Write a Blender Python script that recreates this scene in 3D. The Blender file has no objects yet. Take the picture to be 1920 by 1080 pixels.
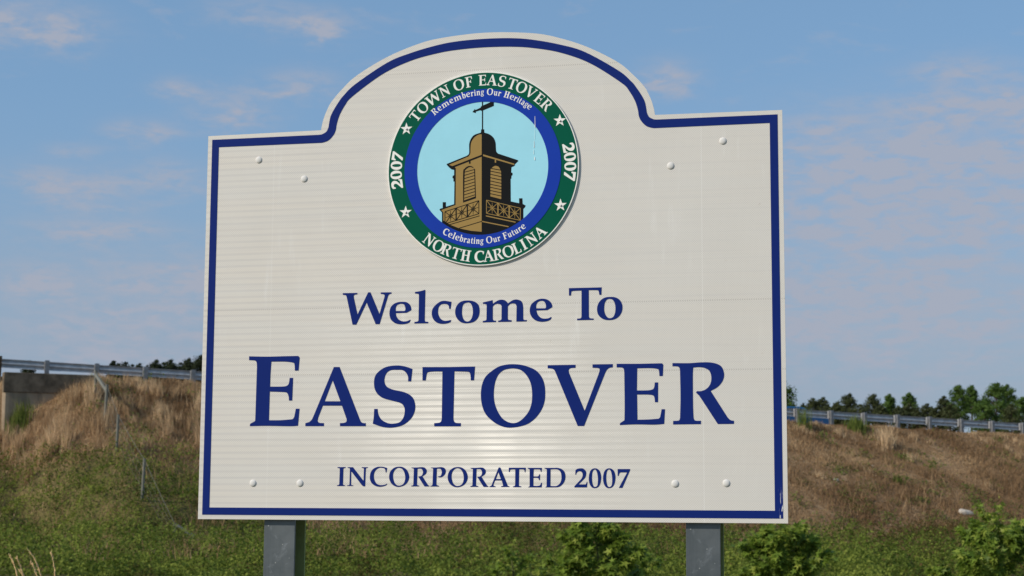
"""A town welcome sign on two steel posts, a grassy road embankment behind it."""
import bpy, bmesh, math, random
import numpy as np
from mathutils import Vector, Matrix
from mathutils.geometry import tessellate_polygon

S = bpy.context.scene
COL = S.collection
R = math.radians

# ------------------------------------------------------------------ camera, sky, sun, exposure
cam_data = bpy.data.cameras.new('camera')
cam = bpy.data.objects.new('camera', cam_data)
COL.objects.link(cam)
S.camera = cam
# right / up / back axes of a level-headed photographer looking a little up at the sign
cam.rotation_euler = Matrix((
    (0.999986, -0.005232, 0.0),
    (-0.000647, -0.123725, -0.992316),
    (0.005192, 0.992303, -0.123727))).to_euler()
cam.location = (0.0, 0.0, 1.55)
cam_data.sensor_width = 36.0
cam_data.lens = 61.06
cam_data.clip_start = 0.1
cam_data.clip_end = 6000.0
cam_data.dof.use_dof = True
cam_data.dof.focus_distance = 5.2
cam_data.dof.aperture_fstop = 11.0

SUN = Vector((-1.347, -0.712, 1.02)).normalized()      # towards the sun: high on the left, a little behind the camera
SUN_EL = math.asin(SUN.z)
SUN_AZ = math.atan2(SUN.x, SUN.y)

S.view_settings.view_transform = 'Standard'
S.view_settings.look = 'None'
S.view_settings.exposure = 0.0
S.view_settings.gamma = 1.0
S.view_settings.use_curve_mapping = False

sun_data = bpy.data.lights.new('sun', 'SUN')
sun_data.energy = 3.7
sun_data.angle = R(0.53)
sun_data.color = (1.0, 0.925, 0.80)
sun = bpy.data.objects.new('sun', sun_data)
COL.objects.link(sun)
sun.location = (-40, -20, 40)
sun.rotation_euler = (-SUN).to_track_quat('-Z', 'Y').to_euler()

world = bpy.data.worlds.new('World')
S.world = world
world.use_nodes = True


class NT:
    """small helper round a node tree"""
    def __init__(self, tree):
        self.t = tree
        self.n = tree.nodes
        self.l = tree.links

    def put(self, kind, **kw):
        n = self.n.new(kind)
        for k, v in kw.items():
            setattr(n, k, v)
        return n

    def wire(self, a, b):
        self.l.new(a, b)

    def val(self, sock, v):
        if hasattr(v, 'is_output'):
            self.l.new(v, sock)
        else:
            sock.default_value = v

    def math(self, op, a, b=0.0, c=0.0, clamp=False):
        n = self.put('ShaderNodeMath', operation=op)
        n.use_clamp = clamp
        self.val(n.inputs[0], a)
        self.val(n.inputs[1], b)
        if len(n.inputs) > 2:
            self.val(n.inputs[2], c)
        return n.outputs[0]

    def mix(self, fac, a, b, mode='MIX'):
        n = self.put('ShaderNodeMix', data_type='RGBA', blend_type=mode)
        self.val(n.inputs[0], fac)
        self.val(n.inputs[6], a if hasattr(a, 'is_output') else (*a, 1.0)[:4])
        self.val(n.inputs[7], b if hasattr(b, 'is_output') else (*b, 1.0)[:4])
        return n.outputs[2]

    def noise(self, vec, scale, detail=4.0, rough=0.55, dist=0.0):
        n = self.put('ShaderNodeTexNoise')
        if vec is not None:
            self.l.new(vec, n.inputs['Vector'])
        n.inputs['Scale'].default_value = scale
        n.inputs['Detail'].default_value = detail
        n.inputs['Roughness'].default_value = rough
        n.inputs['Distortion'].default_value = dist
        return n.outputs[0]

    def ramp(self, fac, lo, hi, a=0.0, b=1.0, smooth=True):
        n = self.put('ShaderNodeMapRange')
        n.interpolation_type = 'SMOOTHSTEP' if smooth else 'LINEAR'
        self.val(n.inputs['Value'], fac)
        n.inputs['From Min'].default_value = lo
        n.inputs['From Max'].default_value = hi
        n.inputs['To Min'].default_value = a
        n.inputs['To Max'].default_value = b
        return n.outputs[0]

    def mapping(self, vec, scale=(1, 1, 1), loc=(0, 0, 0), rot=(0, 0, 0)):
        n = self.put('ShaderNodeMapping')
        self.l.new(vec, n.inputs[0])
        n.inputs['Location'].default_value = loc
        n.inputs['Rotation'].default_value = rot
        n.inputs['Scale'].default_value = scale
        return n.outputs[0]

    def sep(self, vec):
        n = self.put('ShaderNodeSeparateXYZ')
        self.l.new(vec, n.inputs[0])
        return n.outputs

    def comb(self, x, y, z):
        n = self.put('ShaderNodeCombineXYZ')
        for i, v in enumerate((x, y, z)):
            self.val(n.inputs[i], v)
        return n.outputs[0]


# thin fair-weather clouds: (azimuth, elevation, half width, half height) in degrees, density
CLOUDS = [(-15.97, 15.09, 1.41, 0.44, 0.9), (-6.7, 15.61, 0.88, 0.32, 0.7), (-11.22, 13.37, 0.56, 0.23, 0.5),
          (-7.11, 13.71, 0.97, 0.32, 0.45), (-9.46, 12.76, 0.91, 0.39, 0.6), (-12.21, 11.95, 0.79, 0.26, 0.5),
          (-11.65, 10.43, 1.06, 0.44, 0.45), (-14.01, 9.9, 1.06, 0.44, 0.5), (-13.63, 8.72, 1.76, 0.25, 0.5),
          (-12.19, 6.03, 3.17, 1.23, 0.6), (-10.87, 7.27, 1.06, 0.44, 0.5), (5.08, 14.0, 0.74, 0.35, 0.8),
          (15.73, 12.67, 1.41, 0.53, 0.8), (14.76, 13.9, 1.23, 0.35, 0.4), (11.64, 11.67, 2.46, 0.88, 0.6),
          (11.27, 10.48, 2.64, 0.53, 0.4), (14.66, 10.36, 2.82, 1.06, 0.6), (12.07, 7.7, 3.52, 2.11, 0.4),
          (12.87, 5.62, 4.4, 1.41, 0.4), (-14.4, 11.24, 0.7, 0.18, 0.3), (-15.37, 10.34, 1.06, 0.35, 0.35),
          (-8.67, 15.96, 1.06, 0.35, 0.3), (13.5, 9.0, 4.6, 0.55, 0.45), (12.4, 6.6, 4.0, 0.6, 0.5), (14.2, 11.3, 2.6, 0.35, 0.5),
          (-15.4, 7.1, 2.2, 0.3, 0.4), (-12.9, 4.6, 3.0, 0.4, 0.4)]


def build_sky():
    n = NT(world.node_tree)
    n.n.clear()
    out = n.put('ShaderNodeOutputWorld')
    bg = n.put('ShaderNodeBackground')
    bg.inputs['Strength'].default_value = 0.12
    n.wire(bg.outputs[0], out.inputs[0])
    sky = n.put('ShaderNodeTexSky', sky_type='NISHITA')
    sky.sun_disc = False
    sky.sun_elevation = SUN_EL
    sky.sun_rotation = SUN_AZ
    sky.altitude = 100.0
    sky.air_density = 1.0
    sky.dust_density = 1.0
    sky.ozone_density = 2.0
    tc = n.put('ShaderNodeTexCoord')
    x, y, z = n.sep(tc.outputs['Generated'])
    deg = 180.0 / math.pi
    az = n.math('MULTIPLY', n.math('ARCTAN2', x, y), deg)
    el = n.math('MULTIPLY', n.math('ARCSINE', z), deg)
    wisp = n.comb(n.math('MULTIPLY', az, 0.30), n.math('MULTIPLY', el, 0.85), 0.0)
    nz = n.noise(wisp, 1.0, 6.0, 0.62, 0.4)
    fine = n.noise(wisp, 3.4, 5.0, 0.6, 0.3)
    warp = n.math('SUBTRACT', nz, 0.5)
    azw = n.math('ADD', az, n.math('MULTIPLY', warp, 2.2))
    elw = n.math('ADD', el, n.math('MULTIPLY', n.math('SUBTRACT', fine, 0.5), 0.9))
    total = None
    for (a, e, ra, re, k) in CLOUDS:
        da = n.math('DIVIDE', n.math('SUBTRACT', azw, a), ra * 1.15)
        de = n.math('DIVIDE', n.math('SUBTRACT', elw, e), re * 1.25)
        q = n.math('ADD', n.math('MULTIPLY', da, da), n.math('MULTIPLY', de, de))
        g = n.math('MULTIPLY', n.math('POWER', 2.7183, n.math('MULTIPLY', q, -0.8)), k)
        total = g if total is None else n.math('ADD', total, g)
    # the same broken cloud goes on all round, outside the view
    general = n.ramp(nz, 0.56, 0.80, 0.0, 0.30)
    general = n.math('MULTIPLY', general, n.ramp(z, 0.0, 0.08))
    torn = n.noise(n.comb(n.math('MULTIPLY', az, 0.55), n.math('MULTIPLY', el, 1.9), 4.0), 1.0, 5.0, 0.55, 0.4)
    veil = n.math('MULTIPLY', n.ramp(fine, 0.30, 0.64), n.ramp(torn, 0.30, 0.66, 0.30, 1.25))
    total = n.math('SUBTRACT', 1.0, n.math('POWER', 2.7183, n.math('MULTIPLY', total, -1.15)))
    mask = n.math('MULTIPLY', total, n.math('ADD', 0.28, n.math('MULTIPLY', veil, 1.05)))
    mask = n.math('ADD', mask, general)
    mask = n.math('MINIMUM', n.math('MULTIPLY', mask, 1.42), 0.88)
    base = n.mix(0.55, sky.outputs[0], (SKY_HAZE[0], SKY_HAZE[1], SKY_HAZE[2]))
    low = n.ramp(el, 0.0, 14.0, 0.75, 0.0)
    base = n.mix(low, base, HORIZON_HAZE)
    col = n.mix(mask, base, CLOUD_COL)
    n.wire(col, bg.inputs[0])


SKY_HAZE = (1.55, 3.05, 5.05)
HORIZON_HAZE = (2.35, 2.85, 3.65)
CLOUD_COL = (3.22, 3.46, 4.18)
build_sky()


# ------------------------------------------------------------------ materials
def material(name, rough=0.6, metal=0.0, spec=0.4):
    m = bpy.data.materials.new(name)
    m.use_nodes = True
    n = NT(m.node_tree)
    b = m.node_tree.nodes['Principled BSDF']
    b.inputs['Roughness'].default_value = rough
    b.inputs['Metallic'].default_value = metal
    b.inputs['Specular IOR Level'].default_value = spec
    return m, n, b


def plain(name, color, rough=0.6, metal=0.0, spec=0.4, var=0.10, scale=20.0):
    """one colour with a little procedural unevenness"""
    m, n, b = material(name, rough, metal, spec)
    tc = n.put('ShaderNodeTexCoord')
    nz = n.noise(tc.outputs['Object'], scale, 4.0, 0.6)
    dark = tuple(c * (1 - var) for c in color)
    light = tuple(min(1.0, c * (1 + var)) for c in color)
    n.wire(n.mix(n.ramp(nz, 0.3, 0.7), dark, light), b.inputs['Base Color'])
    return m


def mat_sheeting():
    """white prismatic sign sheeting: diamond cells, tile rows, lap seams, pale streaks"""
    m, n, b = material('reflective_sheeting', 0.42, 0.0, 0.35)
    tc = n.put('ShaderNodeTexCoord')
    x, _, z = n.sep(tc.outputs['Object'])
    p = 0.0068
    k = 2 * math.pi / p
    # staggered rows of diamond cells
    cells = n.math('MULTIPLY', n.math('COSINE', n.math('MULTIPLY', x, k)), n.math('COSINE', n.math('MULTIPLY', z, k)))
    cells = n.ramp(cells, -0.2, 0.9, 0.0, 1.0)
    rows = n.math('SINE', n.math('MULTIPLY', n.math('ADD', z, n.math('MULTIPLY', x, -0.004)), 2 * math.pi / 0.0196))
    rows = n.ramp(rows, -0.1, 1.0)
    wide = n.noise(n.mapping(tc.outputs['Object'], (1.6, 1.0, 0.9)), 1.5, 3.0, 0.5)
    left = n.math('MULTIPLY', n.ramp(x, -0.9, 0.30, 1.0, 0.0), n.ramp(wide, 0.25, 0.6, 0.5, 1.0))
    fine_rows = n.noise(n.mapping(tc.outputs['Object'], (1.2, 1.0, 120.0)), 1.0, 3.0, 0.6)
    warm = n.noise(n.mapping(tc.outputs['Object'], (0.8, 1.0, 22.0), (3, 0, 1)), 1.0, 3.0, 0.6)
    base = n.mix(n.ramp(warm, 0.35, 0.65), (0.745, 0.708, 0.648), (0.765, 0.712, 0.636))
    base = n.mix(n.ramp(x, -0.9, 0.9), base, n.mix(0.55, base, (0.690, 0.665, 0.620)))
    # pale vertical streaks, gathered in patches
    streak = n.noise(n.mapping(tc.outputs['Object'], (26.0, 1.0, 3.2), (7, 0, 2)), 1.0, 4.0, 0.6)
    patch = n.noise(n.mapping(tc.outputs['Object'], (2.4, 1.0, 2.0), (1, 0, 9)), 1.6, 3.0, 0.5)
    st = n.math('MULTIPLY', n.ramp(streak, 0.56, 0.76), n.ramp(patch, 0.46, 0.62))
    base = n.mix(n.math('MULTIPLY', st, 0.50), base, (0.90, 0.885, 0.85))
    base = n.mix(n.math('MULTIPLY', n.math('MULTIPLY', rows, left), 0.18), base, (0.36, 0.35, 0.38))
    base = n.mix(n.math('MULTIPLY', n.ramp(fine_rows, 0.45, 0.75), 0.13), base, (0.42, 0.41, 0.43))
    base = n.mix(n.math('MULTIPLY', cells, 0.55), base, (0.46, 0.43, 0.40))
    # faint broad fading, and two long hairline scratches
    fade = n.noise(tc.outputs['Object'], 2.3, 4.0, 0.6)
    base = n.mix(n.ramp(fade, 0.42, 0.72, 0.0, 0.10), base, (0.86, 0.84, 0.80))
    base = n.mix(n.ramp(fade, 0.48, 0.25, 0.0, 0.10), base, (0.50, 0.46, 0.41))
    for xx, k_ in ((0.672, 0.22), (-0.688, 0.14)):
        hair = n.math('LESS_THAN', n.math('ABSOLUTE', n.math('SUBTRACT', x, xx)), 0.0013)
        base = n.mix(n.math('MULTIPLY', hair, k_), base, (0.95, 0.94, 0.92))
    # lap seams between the sheets
    seam = None
    for zz in (2.155, 1.948, 2.892):
        d = n.math('ABSOLUTE', n.math('SUBTRACT', z, zz))
        s = n.math('LESS_THAN', d, 0.0022)
        seam = s if seam is None else n.math('ADD', seam, s)
    dash = n.ramp(n.math('SINE', n.math('MULTIPLY', x, k)), -0.2, 0.6)
    base = n.mix(n.math('MULTIPLY', n.math('MULTIPLY', seam, dash), 0.55), base, (0.40, 0.37, 0.34))
    # grime along the top edge and specks
    speck = n.noise(tc.outputs['Object'], 60.0, 2.0, 0.5)
    base = n.mix(n.math('MULTIPLY', n.ramp(speck, 0.72, 0.80), 0.25), base, (0.38, 0.30, 0.22))
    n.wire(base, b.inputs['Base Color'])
    # the prism facets lean up and to the left and flash back a little of the sun
    tilt = n.put('ShaderNodeVectorTransform', vector_type='NORMAL', convert_from='OBJECT', convert_to='WORLD')
    tilt.inputs[0].default_value = (-0.233, -0.920, 0.314)
    gl = n.put('ShaderNodeBsdfGlossy')
    gl.inputs['Roughness'].default_value = 0.185
    n.wire(tilt.outputs[0], gl.inputs['Normal'])
    facet = n.ramp(rows, 0.75, 0.0, 0.10, 1.0)
    facet = n.math('MULTIPLY', facet, n.ramp(fine_rows, 0.30, 0.62, 0.25, 1.0))
    facet = n.math('MULTIPLY', facet, n.ramp(patch, 0.36, 0.62, 0.45, 1.0))
    mx = n.put('ShaderNodeMixShader')
    n.wire(n.math('MULTIPLY', facet, 0.0021), mx.inputs[0])
    n.wire(b.outputs[0], mx.inputs[1])
    n.wire(gl.outputs[0], mx.inputs[2])
    n.wire(mx.outputs[0], m.node_tree.nodes['Material Output'].inputs[0])
    return m


def mat_vinyl(name, color, scuff=0.25, rough=0.6, corner=False):
    m, n, b = material(name, rough, 0.0, 0.06)
    tc = n.put('ShaderNodeTexCoord')
    nz = n.noise(tc.outputs['Object'], 9.0, 5.0, 0.6)
    c = n.mix(n.ramp(nz, 0.3, 0.7), tuple(v * 0.975 for v in color), tuple(v * 1.025 for v in color))
    sc = n.noise(n.mapping(tc.outputs['Object'], (40.0, 1.0, 70.0)), 1.0, 3.0, 0.65)
    c = n.mix(n.math('MULTIPLY', n.ramp(sc, 0.74, 0.82), scuff), c, (0.55, 0.55, 0.58))
    if corner:
        # film rubbed through at the lower right corner of the border
        x, _, z = n.sep(tc.outputs['Object'])
        ln = n.noise(n.mapping(tc.outputs['Object'], (260.0, 1.0, 30.0)), 1.0, 3.0, 0.6)
        near = n.math('MULTIPLY', n.ramp(x, 0.884, 0.894), n.ramp(z, 1.62, 1.53))
        c = n.mix(n.math('MULTIPLY', n.ramp(ln, 0.56, 0.62), near), c, (0.72, 0.71, 0.70))
    n.wire(c, b.inputs['Base Color'])
    return m


def mat_galvanised():
    m, n, b = material('galvanised_steel', 0.42, 0.55, 0.4)
    tc = n.put('ShaderNodeTexCoord')
    nz = n.noise(tc.outputs['Object'], 14.0, 5.0, 0.6)
    c = n.mix(n.ramp(nz, 0.3, 0.7), (0.120, 0.136, 0.143), (0.165, 0.180, 0.186))
    grain = n.noise(n.mapping(tc.outputs['Object'], (160.0, 160.0, 4.0)), 1.0, 3.0, 0.6)
    c = n.mix(n.math('MULTIPLY', n.ramp(grain, 0.45, 0.75), 0.35), c, (0.17, 0.19, 0.20))
    bl = n.noise(n.mapping(tc.outputs['Object'], (24.0, 24.0, 20.0), (2, 1, 5)), 1.0, 4.0, 0.6, 0.8)
    c = n.mix(n.math('MULTIPLY', n.ramp(bl, 0.56, 0.68), 0.45), c, (0.32, 0.34, 0.36))
    sp = n.put('ShaderNodeTexVoronoi')
    n.wire(tc.outputs['Object'], sp.inputs['Vector'])
    sp.inputs['Scale'].default_value = 38.0
    c = n.mix(n.math('MULTIPLY', n.ramp(sp.outputs['Distance'], 0.10, 0.04), 0.8), c, (0.5, 0.5, 0.48))
    n.wire(c, b.inputs['Base Color'])
    return m


def mat_plant(name, lo, mid, hi, rough=0.75, trans=0.25, spec=0.15):
    """leaf or blade colour picked per piece by the 'tint' attribute"""
    m, n, b = material(name, rough, 0.0, spec)
    at = n.put('ShaderNodeAttribute', attribute_name='tint')
    r = n.put('ShaderNodeValToRGB')
    r.color_ramp.elements[0].position = 0.0
    r.color_ramp.elements[0].color = (*lo, 1)
    r.color_ramp.elements[1].position = 1.0
    r.color_ramp.elements[1].color = (*hi, 1)
    e = r.color_ramp.elements.new(0.5)
    e.color = (*mid, 1)
    n.wire(at.outputs['Fac'], r.inputs[0])
    n.wire(r.outputs[0], b.inputs['Base Color'])
    if trans:
        tr = n.put('ShaderNodeBsdfTranslucent')
        n.wire(r.outputs[0], tr.inputs['Color'])
        mx = n.put('ShaderNodeMixShader')
        mx.inputs[0].default_value = trans
        n.wire(b.outputs[0], mx.inputs[1])
        n.wire(tr.outputs[0], mx.inputs[2])
        n.wire(mx.outputs[0], m.node_tree.nodes['Material Output'].inputs[0])
    return m


def mat_ground():
    m, n, b = material('soil_and_thatch', 0.95, 0.0, 0.05)
    tc = n.put('ShaderNodeTexCoord')
    o = tc.outputs['Object']
    a = n.noise(o, 0.35, 6.0, 0.65)
    f = n.noise(o, 5.0, 6.0, 0.7)
    c = n.mix(n.ramp(a, 0.35, 0.65), (0.265, 0.165, 0.090), (0.345, 0.230, 0.130))
    c = n.mix(n.ramp(f, 0.40, 0.70, 0.0, 0.6), c, (0.160, 0.104, 0.056))
    g = n.noise(n.mapping(o, (1, 1, 1), (11, 4, 0)), 0.22, 5.0, 0.6)
    at = n.put('ShaderNodeAttribute', attribute_name='green')
    gm = n.math('MULTIPLY', at.outputs['Fac'], n.ramp(g, 0.25, 0.55, 0.6, 1.0))
    c = n.mix(gm, c, n.mix(n.ramp(f, 0.3, 0.7), (0.095, 0.092, 0.030), (0.140, 0.122, 0.044)))
    n.wire(c, b.inputs['Base Color'])
    bump = n.put('ShaderNodeBump')
    bump.inputs['Strength'].default_value = 0.6
    bump.inputs['Distance'].default_value = 0.08
    n.wire(f, bump.inputs['Height'])
    n.wire(bump.outputs[0], b.inputs['Normal'])
    return m


def mat_concrete():
    m, n, b = material('weathered_concrete', 0.9, 0.0, 0.2)
    tc = n.put('ShaderNodeTexCoord')
    o = tc.outputs['Object']
    a = n.noise(o, 1.6, 6.0, 0.65)
    c = n.mix(n.ramp(a, 0.3, 0.7), (0.295, 0.222, 0.150), (0.400, 0.310, 0.215))
    st = n.noise(n.mapping(o, (3.0, 3.0, 0.35)), 1.0, 5.0, 0.6)
    c = n.mix(n.math('MULTIPLY', n.ramp(st, 0.48, 0.72), 0.6), c, (0.15, 0.125, 0.095))
    n.wire(c, b.inputs['Base Color'])
    return m


M = {
    'sheet': mat_sheeting(),
    'blue': mat_vinyl('blue_vinyl', (0.0075, 0.0230, 0.165), 0.04, corner=True),
    'green': mat_vinyl('green_vinyl', (0.0006, 0.098, 0.056), 0.04),
    'royal': mat_vinyl('royal_blue_vinyl', (0.0115, 0.048, 0.385), 0.04),
    'sky_blue': mat_vinyl('pale_blue_vinyl', (0.365, 0.735, 0.865), 0.05),
    'tan': mat_vinyl('tan_vinyl', (0.360, 0.232, 0.078), 0.05),
    'black': mat_vinyl('black_vinyl', (0.010, 0.011, 0.012), 0.05),
    'white': mat_vinyl('white_vinyl', (0.90, 0.88, 0.83), 0.03),
    'bolt': plain('white_bolt_head', (0.70, 0.68, 0.65), 0.6, 0.0, 0.12, 0.04, 60),
    'rivet': plain('bare_bolt', (0.55, 0.54, 0.52), 0.35, 0.6, 0.5, 0.1, 200),
    'alu': plain('aluminium_back', (0.50, 0.50, 0.50), 0.45, 0.7, 0.5, 0.08, 12),
    'steel': mat_galvanised(),
    'bounce_steel': plain('grass_bounce_steel', (0.27, 0.31, 0.11), 0.6, 0.0, 0.3, 0.10, 30),  # rear flange: olive base colour stands in for light bounced off the grass
    'rail': plain('galvanised_rail', (0.50, 0.51, 0.525), 0.5, 0.1, 0.4, 0.12, 4),
    'rail_post': plain('guardrail_post_steel', (0.25, 0.25, 0.255), 0.7, 0.1, 0.3, 0.18, 5),
    'brown_wood': plain('weathered_brown_wood', (0.110, 0.075, 0.050), 0.9, 0.0, 0.1, 0.25, 9),
    'fence': plain('weathered_fence_steel', (0.175, 0.172, 0.145), 0.8, 0.1, 0.3, 0.15, 12),
    'footing': plain('pale_footing', (0.38, 0.34, 0.27), 0.9, 0.0, 0.2, 0.15, 15),
    'concrete': mat_concrete(),
    'asphalt': plain('asphalt', (0.05, 0.05, 0.052), 0.9, 0.0, 0.3, 0.2, 8),
    'paint': plain('road_paint', (0.70, 0.69, 0.64), 0.8, 0.0, 0.3, 0.12, 3),
    'car_blue': plain('blue_car_paint', (0.015, 0.11, 0.26), 0.25, 0.1, 0.6, 0.04, 2),
    'glass': plain('dark_car_glass', (0.02, 0.025, 0.03), 0.08, 0.0, 0.8, 0.05, 2),
    'tyre': plain('tyre_rubber', (0.02, 0.02, 0.02), 0.9, 0.0, 0.2, 0.1, 20),
    'rim': plain('wheel_rim', (0.45, 0.45, 0.46), 0.35, 0.7, 0.5, 0.05, 20),
    'lamp': plain('car_lamp', (0.55, 0.10, 0.08), 0.2, 0.0, 0.6, 0.05, 20),
    'litter': plain('pale_litter', (0.50, 0.44, 0.37), 0.8, 0.0, 0.2, 0.15, 9),
    'bark': plain('bark', (0.085, 0.062, 0.042), 0.95, 0.0, 0.1, 0.3, 9),
    'green_stem': plain('green_stem', (0.120, 0.130, 0.045), 0.8, 0.0, 0.2, 0.2, 20),
    'straw': plain('dry_straw', (0.72, 0.50, 0.25), 0.85, 0.0, 0.15, 0.15, 60),
    'ground': mat_ground(),
    'thatch': mat_plant('dry_thatch', (0.215, 0.128, 0.064), (0.385, 0.252, 0.136), (0.610, 0.435, 0.255), 0.85, 0.25),
    'dry': mat_plant('tall_dry_grass', (0.335, 0.210, 0.112), (0.560, 0.390, 0.225), (0.760, 0.570, 0.355), 0.85, 0.25),
    'vine': mat_plant('vine_leaves', (0.130, 0.082, 0.030), (0.094, 0.140, 0.019), (0.235, 0.275, 0.046), 0.7, 0.38),
    'weed': mat_plant('weed_leaves', (0.090, 0.125, 0.024), (0.155, 0.195, 0.040), (0.240, 0.260, 0.070), 0.7, 0.35),
    'gum': mat_plant('sweetgum_leaves', (0.080, 0.140, 0.018), (0.205, 0.290, 0.038), (0.46, 0.48, 0.095), 0.5, 0.42, 0.2),
    'pine': mat_plant('dark_needles', (0.014, 0.022, 0.009), (0.030, 0.040, 0.016), (0.052, 0.060, 0.024), 0.7, 0.15),
    'olive': mat_plant('olive_crown', (0.034, 0.046, 0.016), (0.062, 0.074, 0.028), (0.105, 0.115, 0.045), 0.7, 0.2),
    'broad': mat_plant('broad_leaves', (0.040, 0.080, 0.015), (0.080, 0.140, 0.026), (0.140, 0.200, 0.044), 0.65, 0.25),
}


# ------------------------------------------------------------------ helpers
def link(name, mesh, parent=None, loc=(0, 0, 0), rot=(0, 0, 0)):
    o = bpy.data.objects.new(name, mesh)
    COL.objects.link(o)
    o.location = loc
    o.rotation_euler = rot
    if parent is not None:
        o.parent = parent
    return o


def tag(o, label, cat, group=None):
    o['label'] = label
    o['category'] = cat
    if group:
        o['group'] = group
    return o


def thing(name, label, cat, loc=(0, 0, 0), rot=(0, 0, 0), group=None):
    return tag(link(name, None, None, loc, rot), label, cat, group)


def mesh_of(name, verts, faces, mat, smooth=False):
    me = bpy.data.meshes.new(name)
    me.from_pydata([tuple(v) for v in verts], [], faces)
    if mat is not None:
        me.materials.append(mat)
    if smooth:
        me.polygons.foreach_set('use_smooth', [True] * len(me.polygons))
    me.update()
    return me


def bm_mesh(name, bm, mat, smooth=False):
    bmesh.ops.recalc_face_normals(bm, faces=bm.faces[:])
    me = bpy.data.meshes.new(name)
    bm.to_mesh(me)
    bm.free()
    me.materials.append(mat)
    if smooth:
        me.polygons.foreach_set('use_smooth', [True] * len(me.polygons))
    return me


def add_box(bm, lo, hi, bevel=0.0):
    v = bmesh.ops.create_cube(bm, size=1.0)['verts']
    for p in v:
        p.co = Vector((lo[i] + (p.co[i] + 0.5) * (hi[i] - lo[i]) for i in range(3)))
    if bevel:
        es = list({e for p in v for e in p.link_edges})
        bmesh.ops.bevel(bm, geom=es, offset=bevel, segments=2, affect='EDGES', profile=0.7)


def add_tube(bm, pts, radii, sides=6):
    rings = []
    pts = [Vector(p) for p in pts]
    for i, p in enumerate(pts):
        d = (pts[min(i + 1, len(pts) - 1)] - pts[max(i - 1, 0)]).normalized()
        a = d.orthogonal().normalized()
        b = d.cross(a)
        r = radii[i] if hasattr(radii, '__len__') else radii
        rings.append([bm.verts.new(p + (a * math.cos(t) + b * math.sin(t)) * r)
                      for t in (2 * math.pi * k / sides for k in range(sides))])
    for r0, r1 in zip(rings, rings[1:]):
        for k in range(sides):
            bm.faces.new((r0[k], r0[(k + 1) % sides], r1[(k + 1) % sides], r1[k]))
    bm.faces.new(rings[0][::-1])
    bm.faces.new(rings[-1])


def spline(pts, steps=5):
    """pts: (x, y, smooth); runs of smooth points between corners become Catmull-Rom curves"""
    n = len(pts)
    corners = [i for i in range(n) if not pts[i][2]]
    P = [Vector((p[0], p[1])) for p in pts]

    def cr(p0, p1, p2, p3, t):
        return 0.5 * ((2 * p1) + (p2 - p0) * t + (2 * p0 - 5 * p1 + 4 * p2 - p3) * t * t + (3 * p1 - p0 - 3 * p2 + p3) * t ** 3)
    out = []
    if not corners:
        for i in range(n):
            for k in range(steps):
                out.append(cr(P[i - 1], P[i], P[(i + 1) % n], P[(i + 2) % n], k / steps))
        return out
    for ci, a in enumerate(corners):
        b = corners[(ci + 1) % len(corners)]
        if b <= a:
            b += n
        run = [P[j % n] for j in range(a, b + 1)]
        if len(run) == 2:
            out.append(run[0])
            continue
        q = [run[0] * 2 - run[1]] + run + [run[-1] * 2 - run[-2]]
        for j in range(1, len(q) - 2):
            for k in range(steps):
                out.append(cr(q[j - 1], q[j], q[j + 1], q[j + 2], k / steps))
    return out


def parse(s):
    out = []
    for t in s.lstrip('+').split():
        sm = t.endswith('*')
        x, y = t.rstrip('*').split(',')
        out.append((float(x), float(y), sm))
    return out


def add_plate(bm, loops, y_front, y_back, xf=None):
    """outline loops (first outer, rest holes) in the x-z plane, given real thickness along y"""
    V = [[Vector((p[0], p[1], 0.0)) for p in (xf(l) if xf else l)] for l in loops]
    flat = [v for l in V for v in l]
    front = [bm.verts.new((v.x, y_front, v.y)) for v in flat]
    back = [bm.verts.new((v.x, y_back, v.y)) for v in flat]
    for t in tessellate_polygon(V):
        try:
            bm.faces.new([front[i] for i in t])
            bm.faces.new([back[i] for i in reversed(t)])
        except ValueError:
            pass
    o = 0
    for l in V:
        k = len(l)
        for i in range(k):
            a, b = o + i, o + (i + 1) % k
            try:
                bm.faces.new((front[a], back[a], back[b], front[b]))
            except ValueError:
                pass
        o += k


def scaled(s, k=1e-4):
    return [Vector((p[0] * k, p[1] * k)) for p in spline(parse(s))]


def circle(r, n=96, cx=0.0, cy=0.0):
    return [Vector((cx + r * math.cos(2 * math.pi * i / n), cy + r * math.sin(2 * math.pi * i / n))) for i in range(n)]


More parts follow.
